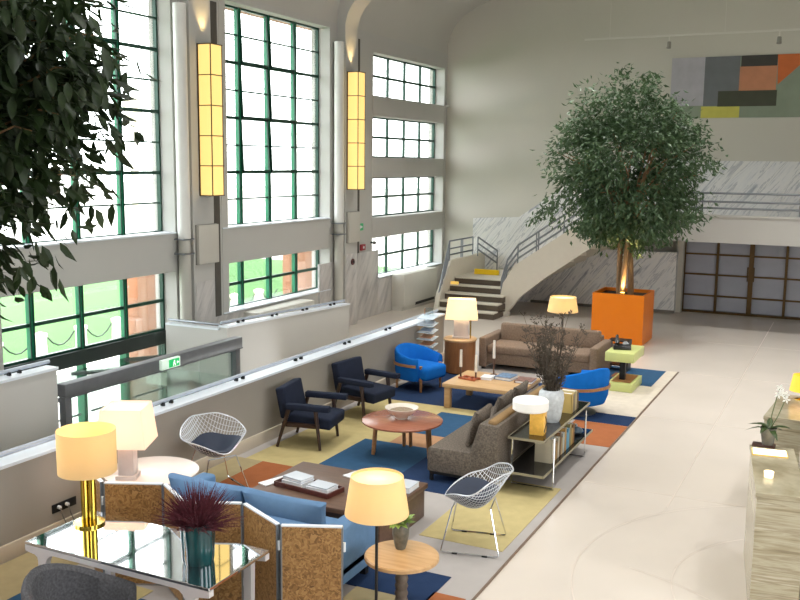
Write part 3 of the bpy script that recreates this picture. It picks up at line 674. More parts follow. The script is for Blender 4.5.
# ================================================================== CONSOLE BEHIND THE GREY SOFA
BG = mat('black_glass', (26, 26, 26), .08, var=.05); EDGE = mat('shelf_edge', (150, 142, 118), .5)
t = thing('console_table', 'two-tier black glass console with chrome frame behind the grey sofa', 'console table', (-3.08, 10.42, FZ))
for z, w, L in ((.607, .40, 1.9), (.237, .46, 2.05)):
    sh = obj('shelf', MB().box((0, 0, z), (w, L, .022), .003), BG, t, smooth=0)
    for s in (-1, 1):
        obj('shelf_edge', MB().box((s*(w/2+.004), 0, z), (.008, L+.016, .026)), EDGE, sh, smooth=0); obj('shelf_edge', MB().box((0, s*(L/2+.004), z), (w, .008, .026)), EDGE, sh, smooth=0)
for y in (-.72, .6):
    obj('leg_frame', MB().tube([(.252, y, .60), (.252, y, .012), (-.236, y, .012), (-.236, y, .60)], .012, 8), M_CHROME, t)
CTOP = FZ+.619; CLOW = FZ+.249
t = thing('table_lamp', 'small lamp with white drum shade and gold cube base on the console', 'lamp', (-3.1, 9.72, CTOP), .1)
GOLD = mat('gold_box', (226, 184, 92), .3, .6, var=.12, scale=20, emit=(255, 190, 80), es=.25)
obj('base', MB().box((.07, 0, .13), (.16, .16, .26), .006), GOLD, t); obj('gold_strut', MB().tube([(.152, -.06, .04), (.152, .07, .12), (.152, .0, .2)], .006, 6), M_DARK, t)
obj('shade', MB().lathe([(0, .26), (.18, .26), (.2, .275), (.2, .37), (.185, .385), (0, .39)], 40, c=(-.02, 0, 0)), mat('white_drum', (236, 234, 230), .5, var=.01, emit=(255, 250, 240), es=.08), t)
# white ribbed vase with dry branches
t = thing('vase', 'white embossed vase with tall dry branches on the console', 'vase', (-3.06, 10.3, CTOP))
obj('vase_body', MB().lathe([(0, 0), (.1, 0), (.115, .03), (.135, .15), (.15, .28), (.14, .35), (.11, .38), (.1, .37), (.13, .28), (0, .2)], 28), mat('vase_white', (212, 218, 222), .5, var=.12, scale=26, bump=.5, bscale=30), t)
rnd = random.Random(3); br = mat('dry_branch', (92, 82, 70), .9, var=.2)
for i in range(52):
    a = rnd.random()*2*PI; sp = .06+.3*rnd.random(); H = .4+.62*rnd.random()
    pts = [(.04*math.cos(a), .04*math.sin(a), .3)]
    for k in range(1, 6): u = k/5; pts.append((sp*u*math.cos(a)+.03*rnd.uniform(-1, 1)+.03*math.cos(a), sp*u*math.sin(a)+.03*rnd.uniform(-1, 1), .3+H*u))
    m = MB(); m.tube(pts, [.005, .005, .0045, .004, .003, .002], 4)
    for k in range(1, 6):
        for q in range(4):
            p = Vector(pts[k]); dv = Vector((rnd.uniform(-1, 1), rnd.uniform(-1, 1), rnd.uniform(0, 1.2))).normalized()*rnd.uniform(.04, .1)
            m.tube([p, p+dv], [.004, .0015], 3)
            for w_ in range(2):
                c = p+dv*rnd.uniform(.4, 1); e = Vector((rnd.uniform(-1, 1), rnd.uniform(-1, 1), rnd.uniform(-1, 1))).normalized()*.018; g = e.orthogonal().normalized()*.007
                vs = [m.bm.verts.new(c+x) for x in (e, g, -e, -g)]; m.bm.faces.new(vs)
    obj('branch', m, br, t, smooth=0)['kind'] = 'stuff'
# books: a row on the top and a row below
def upright(label, x, y, z, th, dep, hh, m, group):
    t = thing('book', label, 'book', (x, y, z), 0, group)
    obj('cover', MB().box((dep/2-.003, 0, hh/2), (.006, th, hh)).box((0, th/2-.002, hh/2), (dep, .004, hh)).box((0, -th/2+.002, hh/2), (dep, .004, hh)), m, t, smooth=0)
    obj('pages', MB().box((-.004, 0, hh/2), (dep-.012, th-.009, hh-.012)), PAPER, t, smooth=0)
spc = [('cream', (206, 196, 170)), ('tan', (176, 140, 92)), ('ivory', (216, 206, 184)), ('brown', (128, 96, 62)), ('beige', (196, 178, 140)), ('pale grey', (186, 188, 184)), ('ochre', (188, 150, 86)), ('sky blue', (96, 164, 204)), ('light blue', (120, 180, 214)), ('olive', (150, 140, 96)), ('amber', (196, 158, 92)), ('dark tan', (150, 112, 70))]
y = 9.86
for i, (nm, c) in enumerate(spc):
    th = .05+.025*((i*7) % 4)/3 if i else .14; hh = .28-.04*((i*5) % 3)
    upright(('thick ' if i == 0 else '')+nm+(' book nearest the end of the lower console shelf' if i == 0 else ' book upright on the lower console shelf'), -3.0, y+th/2, CLOW, th, .2, hh, mat('spine_'+nm.replace(' ', '_'), c, .6, var=.05), 'books on the lower console shelf'); y += th+.008
y = 10.72
for i, (nm, c) in enumerate([('yellowish', (206, 176, 104)), ('grey-brown', (146, 132, 112)), ('straw', (200, 184, 138)), ('dark brown', (112, 92, 72))]):
    upright(nm+' book upright on the console top behind the white vase', -3.02, y+.035, CTOP, .07, .18, .24-.03*(i % 2), mat('tspine_'+nm, c, .6, var=.05), 'books on the console top'); y += .08
t = thing('ornament', 'small dark blue glass ornament at the far end of the lower shelf', 'ornament', (-3.0, 11.2, CLOW))
obj('ornament_body', MB().lathe([(0, 0), (.07, 0), (.1, .03), (.08, .06), (.03, .08), (0, .085)], 18), mat('blue_ceramic', (84, 104, 120), .3), t); obj('ornament_knob', MB().lathe([(0, .08), (.025, .09), (.025, .11), (0, .125)], 12), M_STEEL, t)

# ================================================================== SEATING
RZ = lambda a: Matrix.Rotation(a, 3, 'Z'); RX = lambda a: Matrix.Rotation(a, 3, 'X'); RY = lambda a: Matrix.Rotation(a, 3, 'Y')
# light blue sofa: back to the camera, seat toward +Y
t = thing('sofa', 'light blue fabric sofa behind the chipboard screen, back to the camera', 'sofa', (-4.55, 6.5, FZ))
obj('base', MB().box((0, 0, .2), (1.9, .9, .18), .03), F_LBLUE, t)
obj('back', MB().box((0, -.36, .42), (1.9, .18, .5), .04, 3), F_LBLUE, t)
for s in (-1, 1): obj('arm', MB().box((s*.87, .04, .4), (.16, .84, .44), .03, 3), F_LBLUE, t)
for s in (-1, 1): obj('seat_cushion', MB().box((s*.39, .1, .36), (.77, .7, .15), .045, 3), F_LBLUE, t)
for s in (-1, 1): obj('back_cushion', MB().cushion((s*.40, -.16, .61), (.82, .24, .42), RX(.18)), F_LBLUE, t)
for sx in (-1, 1):
    for sy in (-1, 1): obj('leg', MB().box((sx*.86, sy*.38, .055), (.06, .06, .11)), M_DARK, t, smooth=0)
# grey tweed bench sofa, long side along Y, facing -X
t = thing('sofa', 'grey tweed armless sofa in front of the console', 'sofa', (-3.8, 10.38, FZ))
L = 2.06
obj('seat', MB().prism([(-.41, .115), (.14, .115), (.14, .40), (-.38, .40), (-.41, .37)], 'y', -L/2, L/2, .02), F_GREY, t)
obj('back', MB().prism([(.115, .10), (.435, .10), (.435, .74), (.215, .75), (.115, .42)], 'y', -L/2, L/2, .02), F_GREY, t)
obj('base_rail', MB().box((-.02, 0, .095), (.74, L-.06, .035)), M_DARK, t, smooth=0)
for sx in (-.37, .36):
    for sy in (-L/2+.05, 0, L/2-.05): obj('leg', MB().box((sx, sy, .045), (.035, .035, .09)), M_DARK, t, smooth=0)
tn = mat('tan_back', (150, 122, 86), .95, var=.12, scale=120, spec=.1)
obj('back_roll', MB().box((.345, .0, .755), (.1, L-.1, .06), .025, 3), tn, t)
for k, (y, lab) in enumerate(((-.62, 'grey tweed cushion leaning at the near end of the grey sofa'), (.15, 'grey tweed cushion in the middle of the grey sofa'), (.72, 'grey tweed cushion at the far end of the grey sofa'))):
    t = thing('cushion', lab, 'cushion', (-3.745, 10.38+y, FZ+.40), 0, 'cushions on the grey sofa')
    obj('cushion_body', MB().cushion((-.0, 0, .215), (.16, .46, .42), RY(-.0) @ RY(.26)), F_GREY, t); obj('piping', MB().tube([RY(.26) @ Vector((0, .215*math.cos(a)*(1.15 if abs(math.cos(a)) > .5 else 1), .2*math.sin(a)))+Vector((0, 0, .215)) for a in [2*PI*q/24 for q in range(24)]], .006, 5, True), F_GREY, t)
# brown sofa at the back
t = thing('sofa', 'brown tweed two-seat sofa at the back of the seating area', 'sofa', (-4.79, 15.62, FZ))
obj('base', MB().box((0, .02, .2), (1.86, .9, .2), .015), F_BROWN, t)
obj('back', MB().box((0, .4, .38), (1.86, .16, .5), .02), F_BROWN, t)
for s in (-1, 1): obj('arm', MB().box((s*.99, .0, .30), (.14, .96, .52), .025, 3), F_BROWN, t)
for s in (-1, 1): obj('seat_cushion', MB().box((s*.46, -.06, .36), (.915, .8, .15), .04, 3), F_BROWN, t)
for s in (-1, 1): obj('back_cushion', MB().box((s*.46, .28, .56), (.91, .17, .34), .05, 3, RX(-.16)), F_BROWN, t)
for sx in (-1, 1):
    for sy in (-1, 1): obj('leg', MB().box((sx*.98, sy*.42, .025), (.06, .06, .05)), M_DARK, t, smooth=0)
t = thing('side_rack', 'low dark rack behind the right arm of the brown sofa', 'rack', (-3.62, 16.28, FZ))
for s in (-1, 1): obj('rack_side', MB().box((s*.17, 0, .27), (.02, .26, .54)), M_DARK, t, smooth=0)
for z in (.1, .53): obj('rack_shelf', MB().box((0, 0, z), (.33, .26, .02)), M_DARK, t, smooth=0)

def dark_armchair(label, loc_, rz):
    """front = +X"""
    t = thing('armchair', label, 'armchair', loc_, rz, 'navy armchairs with wooden legs')
    obj('seat', MB().box((.03, 0, .345), (.62, .56, .15), .03, 3, RY(.06)), F_NAVY, t)
    obj('backrest', MB().box((-.30, 0, .565), (.13, .60, .40), .025, 3, RY(-.2)), F_NAVY, t)
    for s in (-1, 1):
        obj('armrest', MB().box((.06, s*.335, .545), (.58, .10, .075), .015), F_NAVY, t)
        obj('leg', MB().tube([(.22, s*.33, .006), (.16, s*.33, .51)], [.02, .03], 6), W_DARK, t); obj('leg', MB().tube([(-.36, s*.33, .006), (-.2, s*.33, .51)], [.02, .03], 6), W_DARK, t)
        obj('side_rail', MB().box((-.05, s*.3, .30), (.5, .03, .06), .004), W_DARK, t)
    return t
dark_armchair('navy armchair with wooden legs nearer the camera by the low wall', (-6.12, 10.0, FZ), .18)
dark_armchair('navy armchair with wooden legs beside the blue tub chair', (-6.16, 11.5, FZ), -.12)

def tub_chair(label, loc_, rz, m, group='bright blue tub chairs', band=True, R=.36, hb=.68, hf=.54, swivel=False):
    """front = +X; shell wraps around the back"""
    t = thing('tub_chair', label, 'armchair', loc_, rz, group); n = 36; A0 = math.radians(52)
    out_r, in_r, top = [], [], []
    z0 = .17
    def hz(a):     # a: angle from front, pi = back
        q = max(0, (a-A0)/(PI-A0)); return hf+(hb-hf)*(q*q*(3-2*q))
    rows = [[], [], [], [], [], [], []]
    for k in range(n+1):
        th = A0+(2*PI-2*A0)*k/n; a = th if th <= PI else 2*PI-th; h = hz(a); c, s = math.cos(th), math.sin(th)
        ex = 1+.06*abs(math.sin(2*th))
        for i, (r, z) in enumerate(((R*.9*ex, z0), (R*1.0*ex, z0+.12), (R*1.03*ex, h-.05), (R*1.0*ex, h-.012), (R*.95*ex, h), (R*.86*ex, h-.035), (R*.78*ex, z0+.12))): rows[i].append((r*c, r*s, z))
    sh = MB(); V = sh.grid(rows)
    for k in (0, n):
        try: sh.bm.faces.new([V[i][k] for i in range(7)])
        except ValueError: pass
    obj('shell', sh, m, t)
    obj('seat', MB().box((.06, 0, .30), (R*1.75, R*1.5, .22), .06, 4), m, t)
    if band:
        bd = [(R*1.06*(1+.06*abs(math.sin(2*th)))*math.cos(th), R*1.06*(1+.06*abs(math.sin(2*th)))*math.sin(th)) for th in [A0+.1+(2*PI-2*A0-.2)*k/28 for k in range(29)]]
        m2 = MB(); m2.grid([[(x*f_, y*f_, z) for x, y in bd] for f_, z in ((.96, .40), (1.01, .40), (1.01, .44), (.96, .44))]); obj('wood_band', m2, W_TEAK, t)
    if swivel:
        obj('swivel_base', MB().lathe([(0, 0), (.27, 0), (.27, .018), (.05, .035), (.04, .18), (0, .18)], 28), M_STEEL, t)
    else:
        for a in (45, 135, 225, 315):
            q = math.radians(a); obj('leg', MB().tube([(R*.98*math.cos(q), R*.98*math.sin(q), .004), (R*.95*math.cos(q), R*.95*math.sin(q), .42 if band and a in (45, 315) else .2)], [.018, .026], 8), W_TEAK if band else W_DARK, t)
    return t
tub_chair('bright blue tub chair with wooden band next to the low wall', (-6.18, 13.35, FZ), -.25, F_BLUE)
tub_chair('bright blue tub chair with its back to the open floor', (-3.5, 13.12, FZ), PI-.5, F_BLUE, swivel=True, hb=.72, R=.41)
tub_chair('mottled graphite tub chair drawn up to the mirror table', (-4.5, 4.42, FZ), math.radians(28), F_GRAPH, None, False, .38, .84, .62)

M_WIRE = mat('bright_wire', (214, 218, 224), .35, .45, var=0)
def diamond_chair(label, loc_, rz):
    """front = +X, wire shell on two chrome sleds"""
    t = thing('wire_chair', label, 'chair', loc_, rz, 'chrome wire diamond chairs')
    Cf, Cb, Cl, Cr = Vector((.37, 0, .46)), Vector((-.43, 0, .83)), Vector((-.03, .47, .66)), Vector((-.03, -.47, .66))
    def P(s, t_):    # s,t in -1..1 ; (1,1)=front (-1,-1)=back
        u, v = (s+1)/2, (t_+1)/2
        q = Cb*(1-u)*(1-v)+Cf*u*v+Cl*u*(1-v)+Cr*(1-u)*v
        b = (1-s*s)*(1-t_*t_)
        return q+Vector((-.03*b, 0, -.27*b))
    pw = 3.
    lim = lambda s: (max(0, 1-abs(s)**pw))**(1/pw)
    m = MB(); N = 19
    for i in range(N):
        s = -.93+1.86*i/(N-1); L = lim(s)
        m.tube([P(s, -L+2*L*k/11) for k in range(12)], .0032, 4); m.tube([P(-L+2*L*k/11, s) for k in range(12)], .0032, 4)
    obj('wire_shell', m, M_WIRE, t)
    rim = [P(math.copysign(abs(math.cos(a))**(2/pw), math.cos(a)), math.copysign(abs(math.sin(a))**(2/pw), math.sin(a))) for a in [2*PI*k/48 for k in range(48)]]
    obj('rim', MB().tube(rim, .007, 6, True), M_WIRE, t)
    pad = MB(); rows = []; n = 12
    for sgn, off in ((1, .045), (-1, .006)):
        rw = []
        for i in range(n+1):
            row = []
            for j in range(n+1):
                a, b = -1+2*i/n, -1+2*j/n; lm = .93
                ra = max(abs(a), abs(b)); ang = math.atan2(b, a); rr = ra*.78
                s = .17+rr*math.copysign(abs(math.cos(ang))**.7, math.cos(ang)); q = .17+rr*math.copysign(abs(math.sin(ang))**.7, math.sin(ang))
                o = off if ra < .99 else .02
                row.append(P(max(-.95, min(.95, s)), max(-.95, min(.95, q)))+Vector((0, 0, o)))
            rw.append(row)
        pad.grid(rw)
    bmesh.ops.remove_doubles(pad.bm, verts=pad.bm.verts, dist=.0005)
    obj('seat_pad', pad, F_NAVYPAD, t, smooth=70)
    for s in (-1, 1):
        obj('sled_leg', MB().tube([(.19, s*.16, .40), (.27, s*.27, .02), (.25, s*.27, .008), (-.25, s*.27, .008), (-.27, s*.27, .02), (-.17, s*.16, .42)], .0075, 6), M_CHROME, t)
        for x in (-.14, .14): obj('glide', MB().box((x, s*.27, .006), (.05, .022, .012)), M_DARK, t, smooth=0)
    obj('cross_wire', MB().tube([(.19, -.16, .40), (.19, .16, .40)], .006, 6), M_STEEL, t); obj('cross_wire', MB().tube([(-.17, -.16, .42), (-.17, .16, .42)], .006, 6), M_STEEL, t)
    return t
diamond_chair('chrome wire chair with navy pad by the low wall', (-6.17, 8.02, FZ), -.5)
diamond_chair('chrome wire chair with navy pad in front of the console', (-3.06, 7.92, FZ), PI+.22)

# ================================================================== FOLDING SCREEN
t = thing('folding_screen', 'zigzag chipboard folding screen with pale edges between mirror table and sofa', 'screen', (-4.5, 5.75, FZ))
pts = [(-5.82, 5.84), (-5.55, 5.68), (-5.07, 5.9), (-4.66, 5.64), (-4.22, 5.84), (-3.72, 5.59), (-3.27, 5.79)]
for (x0, y0), (x1, y1) in zip(pts, pts[1:]):
    L = math.hypot(x1-x0, y1-y0); a = math.atan2(y1-y0, x1-x0); cx, cy = (x0+x1)/2+4.5, (y0+y1)/2-5.75
    o = obj('panel', MB().box((0, 0, .45), (L-.035, .028, .88), .002), M_SCREEN, t, loc=(cx, cy, 0), rot=(0, 0, a), smooth=0)
    for s in (-1, 1): obj('edge_strip', MB().box((s*(L/2-.018), 0, .45), (.012, .032, .89)), M_STEEL, o, smooth=0)
    obj('edge_strip', MB().box((0, 0, .895), (L-.035, .034, .012)), M_CAP, o, smooth=0)
    for z in (.2, .7): obj('hinge', MB().cyl((L/2-.004, 0, z), (L/2-.004, 0, z+.07), .011, n=8), M_CAP, o)

# ================================================================== LAMPS
def shade(r0, r1, z0, z1, m, n=40, th=.004):
    return MB().lathe([(r0, z0), (r1, z1), (r1-th, z1), (r0-th, z0), (r0, z0)], n)
t = thing('table_lamp', 'brass lamp with yellow drum shade on the mirror table', 'lamp', (-5.3, 5.27, FZ+.728))
obj('base', MB().lathe([(0, 0), (.12, 0), (.12, .018), (.03, .022), (0, .022)], 36), M_BRASS, t)
for x in (-.03, .03): obj('stem', MB().cyl((x*.9, x*.44, .02), (x*.9, x*.44, .5), .03, n=16), M_BRASS, t)
obj('shade', shade(.225, .225, .43, .77, 0), M_LAMPY, t); obj('shade_ring', MB().tube([(.14, 0, .6), (-.14, 0, .6)], .004, 5), M_BRASS, t)
obj('bulb', MB().lathe([(0, .5), (.03, .52), (.045, .57), (.03, .62), (0, .63)], 14), mat('bulb', (255, 240, 210), .5, emit=(255, 214, 140), es=4), t); lamp_light(t, .66, 2.2)
t = thing('table_lamp', 'white square shaded lamp on marble column behind the chipboard screen', 'lamp', (-6.04, 6.52, FZ+.605), .45)
MW = mat('lamp_marble', (214, 204, 200), .3, var=.08, scale=6)
obj('base', MB().box((0, 0, .02), (.19, .19, .04), .004), MW, t); obj('column', MB().box((0, 0, .2), (.145, .145, .33), .004), MW, t)
def sqshade(w0, w1, z0, z1, asp=1.): return MB().lathe([(w0*.707, z0), (w1*.707, z1), (w1*.707-.005, z1), (w0*.707-.005, z0), (w0*.707, z0)], 4, twist=PI/4, sy=asp)
obj('shade', sqshade(.46, .38, .34, .70), M_LAMPW, t, smooth=20); obj('diffuser', MB().box((0, 0, .68), (.36, .36, .004)), M_LAMPW, t, smooth=0)
obj('socket', MB().cyl((0, 0, .365), (0, 0, .46), .02), M_STEEL, t); lamp_light(t, .5, 4, (1, .82, .62))
t = thing('floor_lamp', 'floor lamp with thin black pole and yellow cone shade by the oak side table', 'lamp', (-3.11, 6.0, FZ))
obj('base', MB().lathe([(0, 0), (.13, 0), (.13, .012), (.02, .02), (0, .02)], 32), M_DARK, t); obj('pole', MB().cyl((0, 0, .01), (0, 0, 1.1), .012, n=12), M_DARK, t)
obj('shade', shade(.245, .2, .955, 1.25, 0), M_LAMPY, t); obj('diffuser', MB().lathe([(0, 1.225), (.198, 1.225), (.198, 1.229), (0, 1.229)], 32), mat('lamp_diffuser', (252, 240, 214), .8, var=.01, trans=.6, emit=(255, 226, 160), es=.35), t); lamp_light(t, 1.12, 2.2)
t = thing('floor_lamp', 'floor lamp with black pole and yellow shade behind the brown sofa', 'lamp', (-4.73, 16.45, FZ))
obj('base', MB().lathe([(0, 0), (.13, 0), (.13, .012), (.02, .02), (0, .02)], 32), M_DARK, t); obj('pole', MB().cyl((0, 0, .01), (0, 0, 1.0), .014, n=12), M_DARK, t)
obj('shade', shade(.28, .235, .93, 1.2, 0), M_LAMPY, t); obj('diffuser', MB().lathe([(0, 1.17), (.225, 1.17), (.225, 1.174), (0, 1.174)], 32), mat('lamp_diffuser', (252, 240, 214)), t); lamp_light(t, 1.06, 4)
t = thing('table_lamp', 'cream rectangular shaded lamp on the wooden drum table', 'lamp', (-6.03, 14.76, FZ+.60), .35)
obj('base', MB().box((0, 0, .015), (.3, .2, .03), .003), MW, t); obj('column', MB().box((0, 0, .18), (.26, .13, .30), .004), MW, t); obj('stem', MB().cyl((.16, -.04, .0), (.16, -.04, .4), .012), M_BRASS, t)
obj('shade', sqshade(.56, .47, .335, .68, .6), mat('cream_shade', (250, 240, 218), .8, var=.01, trans=.4, emit=(255, 222, 170), es=.3), t, smooth=20); lamp_light(t, .5, 5)

# ================================================================== VASE WITH RED PLANT
t = thing('vase', 'teal glass vase with feathery dark red plant on the mirror table', 'vase', (-4.09, 5.1, FZ+.728))
tg = mat('teal_glass', (28, 84, 88), .08, var=.35, scale=12, c2=(12, 36, 44), stretch=(1, 1, .3))
vb = MB(); rows = []
for (r, z) in ((.105, 0), (.11, .03), (.115, .15), (.12, .29), (.108, .3), (.1, .2), (.09, .1)):
    rows.append([(r*(1+.05*math.cos(8*a))*math.cos(a), r*(1+.05*math.cos(8*a))*math.sin(a), z) for a in [2*PI*k/64 for k in range(64)]])
vb.grid(rows, True); vb.lathe([(0, .004), (.1, .004)], 20); obj('vase_body', vb, tg, t)
rnd = random.Random(11); fm = MB()
for i in range(760):
    a = rnd.random()*2*PI; el = rnd.uniform(.1, 1.45); L = rnd.uniform(.16, .4); d = Vector((math.cos(a)*math.cos(el), math.sin(a)*math.cos(el), math.sin(el)))
    p0 = Vector((.06*math.cos(a)*rnd.random(), .06*math.sin(a)*rnd.random(), .24)); p2 = p0+d*L*.9+Vector((0, 0, .02)); p1 = p0+d*L*.5+Vector((0, 0, .03)); g = d.orthogonal().normalized()*.0035
    V = [fm.bm.verts.new(x) for x in (p0-g, p0+g, p1+g, p1-g, p2)]; fm.bm.faces.new(V[:4]); fm.bm.faces.new((V[3], V[2], V[4]))
    for q in range(3):
        s = p1+(p2-p1)*q/3; e = Vector((rnd.uniform(-1, 1), rnd.uniform(-1, 1), rnd.uniform(-.4, 1)))*.03
        V = [fm.bm.verts.new(x) for x in (s-g*.6, s+g*.6, s+e)]; fm.bm.faces.new(V)
obj('red_fronds', fm, mat('burgundy_frond', (96, 34, 48), .8, var=.25, scale=30), t, smooth=0, kind='stuff')

# ================================================================== MAGAZINE STAND
AC = glass('acrylic', (.9, .95, .97), .3)
t = thing('magazine_stand', 'clear acrylic magazine stand with tiers at the end of the low wall', 'magazine stand', (-6.49, 14.42, FZ))
obj('column', MB().box((0, 0, .57), (.17, .05, 1.12), .004), AC, t, smooth=0); obj('base', MB().box((0, 0, .01), (.3, .26, .02), .003), AC, t, smooth=0)
for i in range(6): obj('tier', MB().box((0, -.06, .38+i*.12), (.31, .24, .012), .003, rot=RX(.15)), mat('tier_acrylic', (206, 220, 232), .15, var=.02), t, smooth=0)
for i, c in enumerate(((196, 206, 216), (214, 150, 110), (222, 170, 140), (150, 170, 200), (190, 200, 214))):
    mg = thing('magazine', ['grey', 'orange', 'salmon', 'blue', 'pale'][i]+' magazine on a tier of the acrylic stand', 'magazine', (-6.49, 14.355, FZ+.395+i*.12), 0, 'magazines on the acrylic stand')
    obj('cover', MB().box((0, 0, .012), (.22, .2, .004), rot=RX(.15)), mat('mag_%d' % i, c, .4, var=.15, scale=20), mg, smooth=0); obj('pages', MB().box((0, 0, .006), (.215, .195, .009), rot=RX(.15)), PAPER, mg, smooth=0)

# ================================================================== TREES
ORG = mat('orange_lacquer', (226, 122, 12), .35, var=.01); SOIL = mat('bark_mulch', (74, 62, 52), .95, var=.3, scale=30)
BARK = mat('ficus_bark', (150, 116, 82), .85, var=.2, scale=9, stretch=(6, 6, 1))
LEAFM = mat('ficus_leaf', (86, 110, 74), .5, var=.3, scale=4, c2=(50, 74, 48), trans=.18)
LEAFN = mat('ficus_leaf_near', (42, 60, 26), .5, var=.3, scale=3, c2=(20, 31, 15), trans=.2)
def planter(t, w, d, h):
    p = MB()
    for s in (-1, 1): p.box((s*(w/2-.02), 0, h/2), (.04, d, h)); p.box((0, s*(d/2-.02), h/2), (w-.08, .04, h))
    p.box((0, 0, .03), (w-.08, d-.08, .06)); obj('planter_box', p, ORG, t, smooth=0)
    obj('soil', MB().box((0, 0, h-.1), (w-.085, d-.085, .06)), SOIL, t, smooth=0)
def crown_point(rnd, c, R, shell=.55):
    while True:
        v = Vector((rnd.uniform(-1, 1), rnd.uniform(-1, 1), rnd.uniform(-1, 1)))
        if shell**1 < v.length < 1: break
    return Vector((c[0]+v.x*R[0], c[1]+v.y*R[1], c[2]+v.z*R[2])), v
def add_leaf(m, p, dirv, L, wd, rnd):
    d = dirv.normalized(); sd = d.cross(Vector((rnd.uniform(-1, 1), rnd.uniform(-1, 1), 1.2))).normalized()*wd/2; n = d.cross(sd).normalized()
    a, b, l, r_ = p, p+d*L-n*L*.08, p+d*L*.45+sd+n*wd*.12, p+d*L*.45-sd+n*wd*.12
    V = [m.bm.verts.new(x) for x in (a, l, b, r_)]; m.bm.faces.new((V[0], V[1], V[2])); m.bm.faces.new((V[0], V[2], V[3]))
def add_leaf6(m, p, dirv, L, wd, rnd):
    d = dirv.normalized(); sd = d.cross(Vector((rnd.uniform(-1, 1), rnd.uniform(-1, 1), 1.2))).normalized()*wd/2; n = d.cross(sd).normalized()
    pts = [p, p+d*L*.28+sd*.9+n*wd*.1, p+d*L*.6+sd*.8+n*wd*.08, p+d*L-n*L*.1, p+d*L*.6-sd*.8+n*wd*.08, p+d*L*.28-sd*.9+n*wd*.1, p+d*L*.28, p+d*L*.6]
    V = [m.bm.verts.new(x) for x in pts]
    for f_ in ((0, 1, 6), (1, 2, 7, 6), (2, 3, 7), (0, 6, 5), (6, 7, 4, 5), (7, 3, 4)): m.bm.faces.new([V[i] for i in f_])
t = thing('potted_tree', 'large ficus tree in an orange cube planter near the stair', 'tree', (-4.25, 19.24, 0))
planter(t, 1.05, 1.02, 1.02)
rnd = random.Random(5); tops = []
for k in range(3):
    a = k*2.1+.4; q = [(.14*math.cos(a+.9*u)*(1-.25*u), .14*math.sin(a+.9*u)*(1-.25*u), .93+1.75*u) for u in [i/7 for i in range(8)]]
    obj('trunk', MB().tube(q, [.068-.004*i for i in range(8)], 10), BARK, t); tops.append(Vector(q[-1]))
cc, RR = (-.02, 0, 3.58), (1.7, 1.7, 1.92)
for k in range(22):
    p, v = crown_point(rnd, cc, RR, .6); s = tops[k % 3]; mid = (s+p)/2+Vector((0, 0, .2))
    obj('branch', MB().tube([s-Vector((0, 0, .25)), mid, s+(p-s)*.9], [.035, .02, .006], 5), BARK, t)
clust = []
m = MB()
for k in range(620):
    p, v = crown_point(rnd, cc, RR, .48)
    # lumpy outline
    p = Vector(cc)+(p-Vector(cc))*(0.9+.12*math.sin(5*v.x+2)*math.cos(4*v.y-1)+.06*math.sin(9*v.z))
    out = (p-Vector(cc)).normalized()
    for j in range(30):
        o = Vector((rnd.gauss(0, .13), rnd.gauss(0, .13), rnd.gauss(0, .1)-.02))
        add_leaf(m, p+o, out*.5+Vector((rnd.uniform(-1, 1), rnd.uniform(-1, 1), rnd.uniform(-1.3, .2))), rnd.uniform(.11, .16), rnd.uniform(.045, .065), rnd)
# a drooping side branch on the left
for k in range(26):
    u = k/25; p = Vector((-1.45-.5*u, -.2, 2.75-.35*u*u))
    for j in range(7): add_leaf(m, p+Vector((rnd.gauss(0, .06), rnd.gauss(0, .08), rnd.gauss(0, .06))), Vector((rnd.uniform(-1, .3), rnd.uniform(-1, 1), rnd.uniform(-1.3, .1))), .12, .045, rnd)
obj('foliage', m, LEAFM, t, smooth=0, kind='stuff')
up_ = thing('uplight', 'small warm uplight at the foot of the ficus trunk', 'lamp', (-4.22, 18.98, .953))
obj('housing', MB().cyl((0, 0, .0), (0, 0, .07), .05, n=14), M_DARK, up_); obj('lens', MB().cyl((0, 0, .07), (0, 0, .076), .042, n=14), mat('uplens', (255, 220, 140), .4, emit=(255, 200, 90), es=8), up_)
d = bpy.data.lights.new('uplight_beam', 'SPOT'); d.energy = 110; d.color = (1, .72, .3); d.spot_size = 1.1; d.spot_blend = .8; d.shadow_soft_size = .04
o = bpy.data.objects.new('uplight_beam', d); COL.objects.link(o); o.parent = up_; o.location = (0, .02, .09); o.rotation_euler = (PI-.12, 0, 0)

# foreground ficus, its crown reaching into the picture from the left
T0 = Vector((-4.3, 2.95, 0))
t = thing('potted_tree', 'dark leafy ficus reaching in from the left in front of the windows', 'tree', T0)
planter(t, .8, .8, .9)
obj('trunk', MB().tube([(0, 0, .8), (.03, .02, 1.6), (-.02, .03, 2.4), (.05, .05, 3.2), (.15, .08, 4.2)], [.07, .06, .055, .045, .03], 10), BARK, t)
rnd = random.Random(21); cc = Vector((.24, .14, 3.98)); RR = Vector((.97, .97, 1.15))
twigs = []
for k in range(420):
    p, v = crown_point(rnd, cc, RR, .25)
    p = cc+Vector((v.x*RR.x, v.y*RR.y, v.z*RR.z))*(0.85+.15*math.sin(6*v.z+1)*math.cos(5*v.y))
    s = Vector((.04, .05, 2.9+.9*max(0, min(1.2, (v.z+1)/2)))); twigs.append((s, p, v))
rt2 = Vector((math.cos(YAW), math.sin(YAW), 0))
m = MB(); singles = []
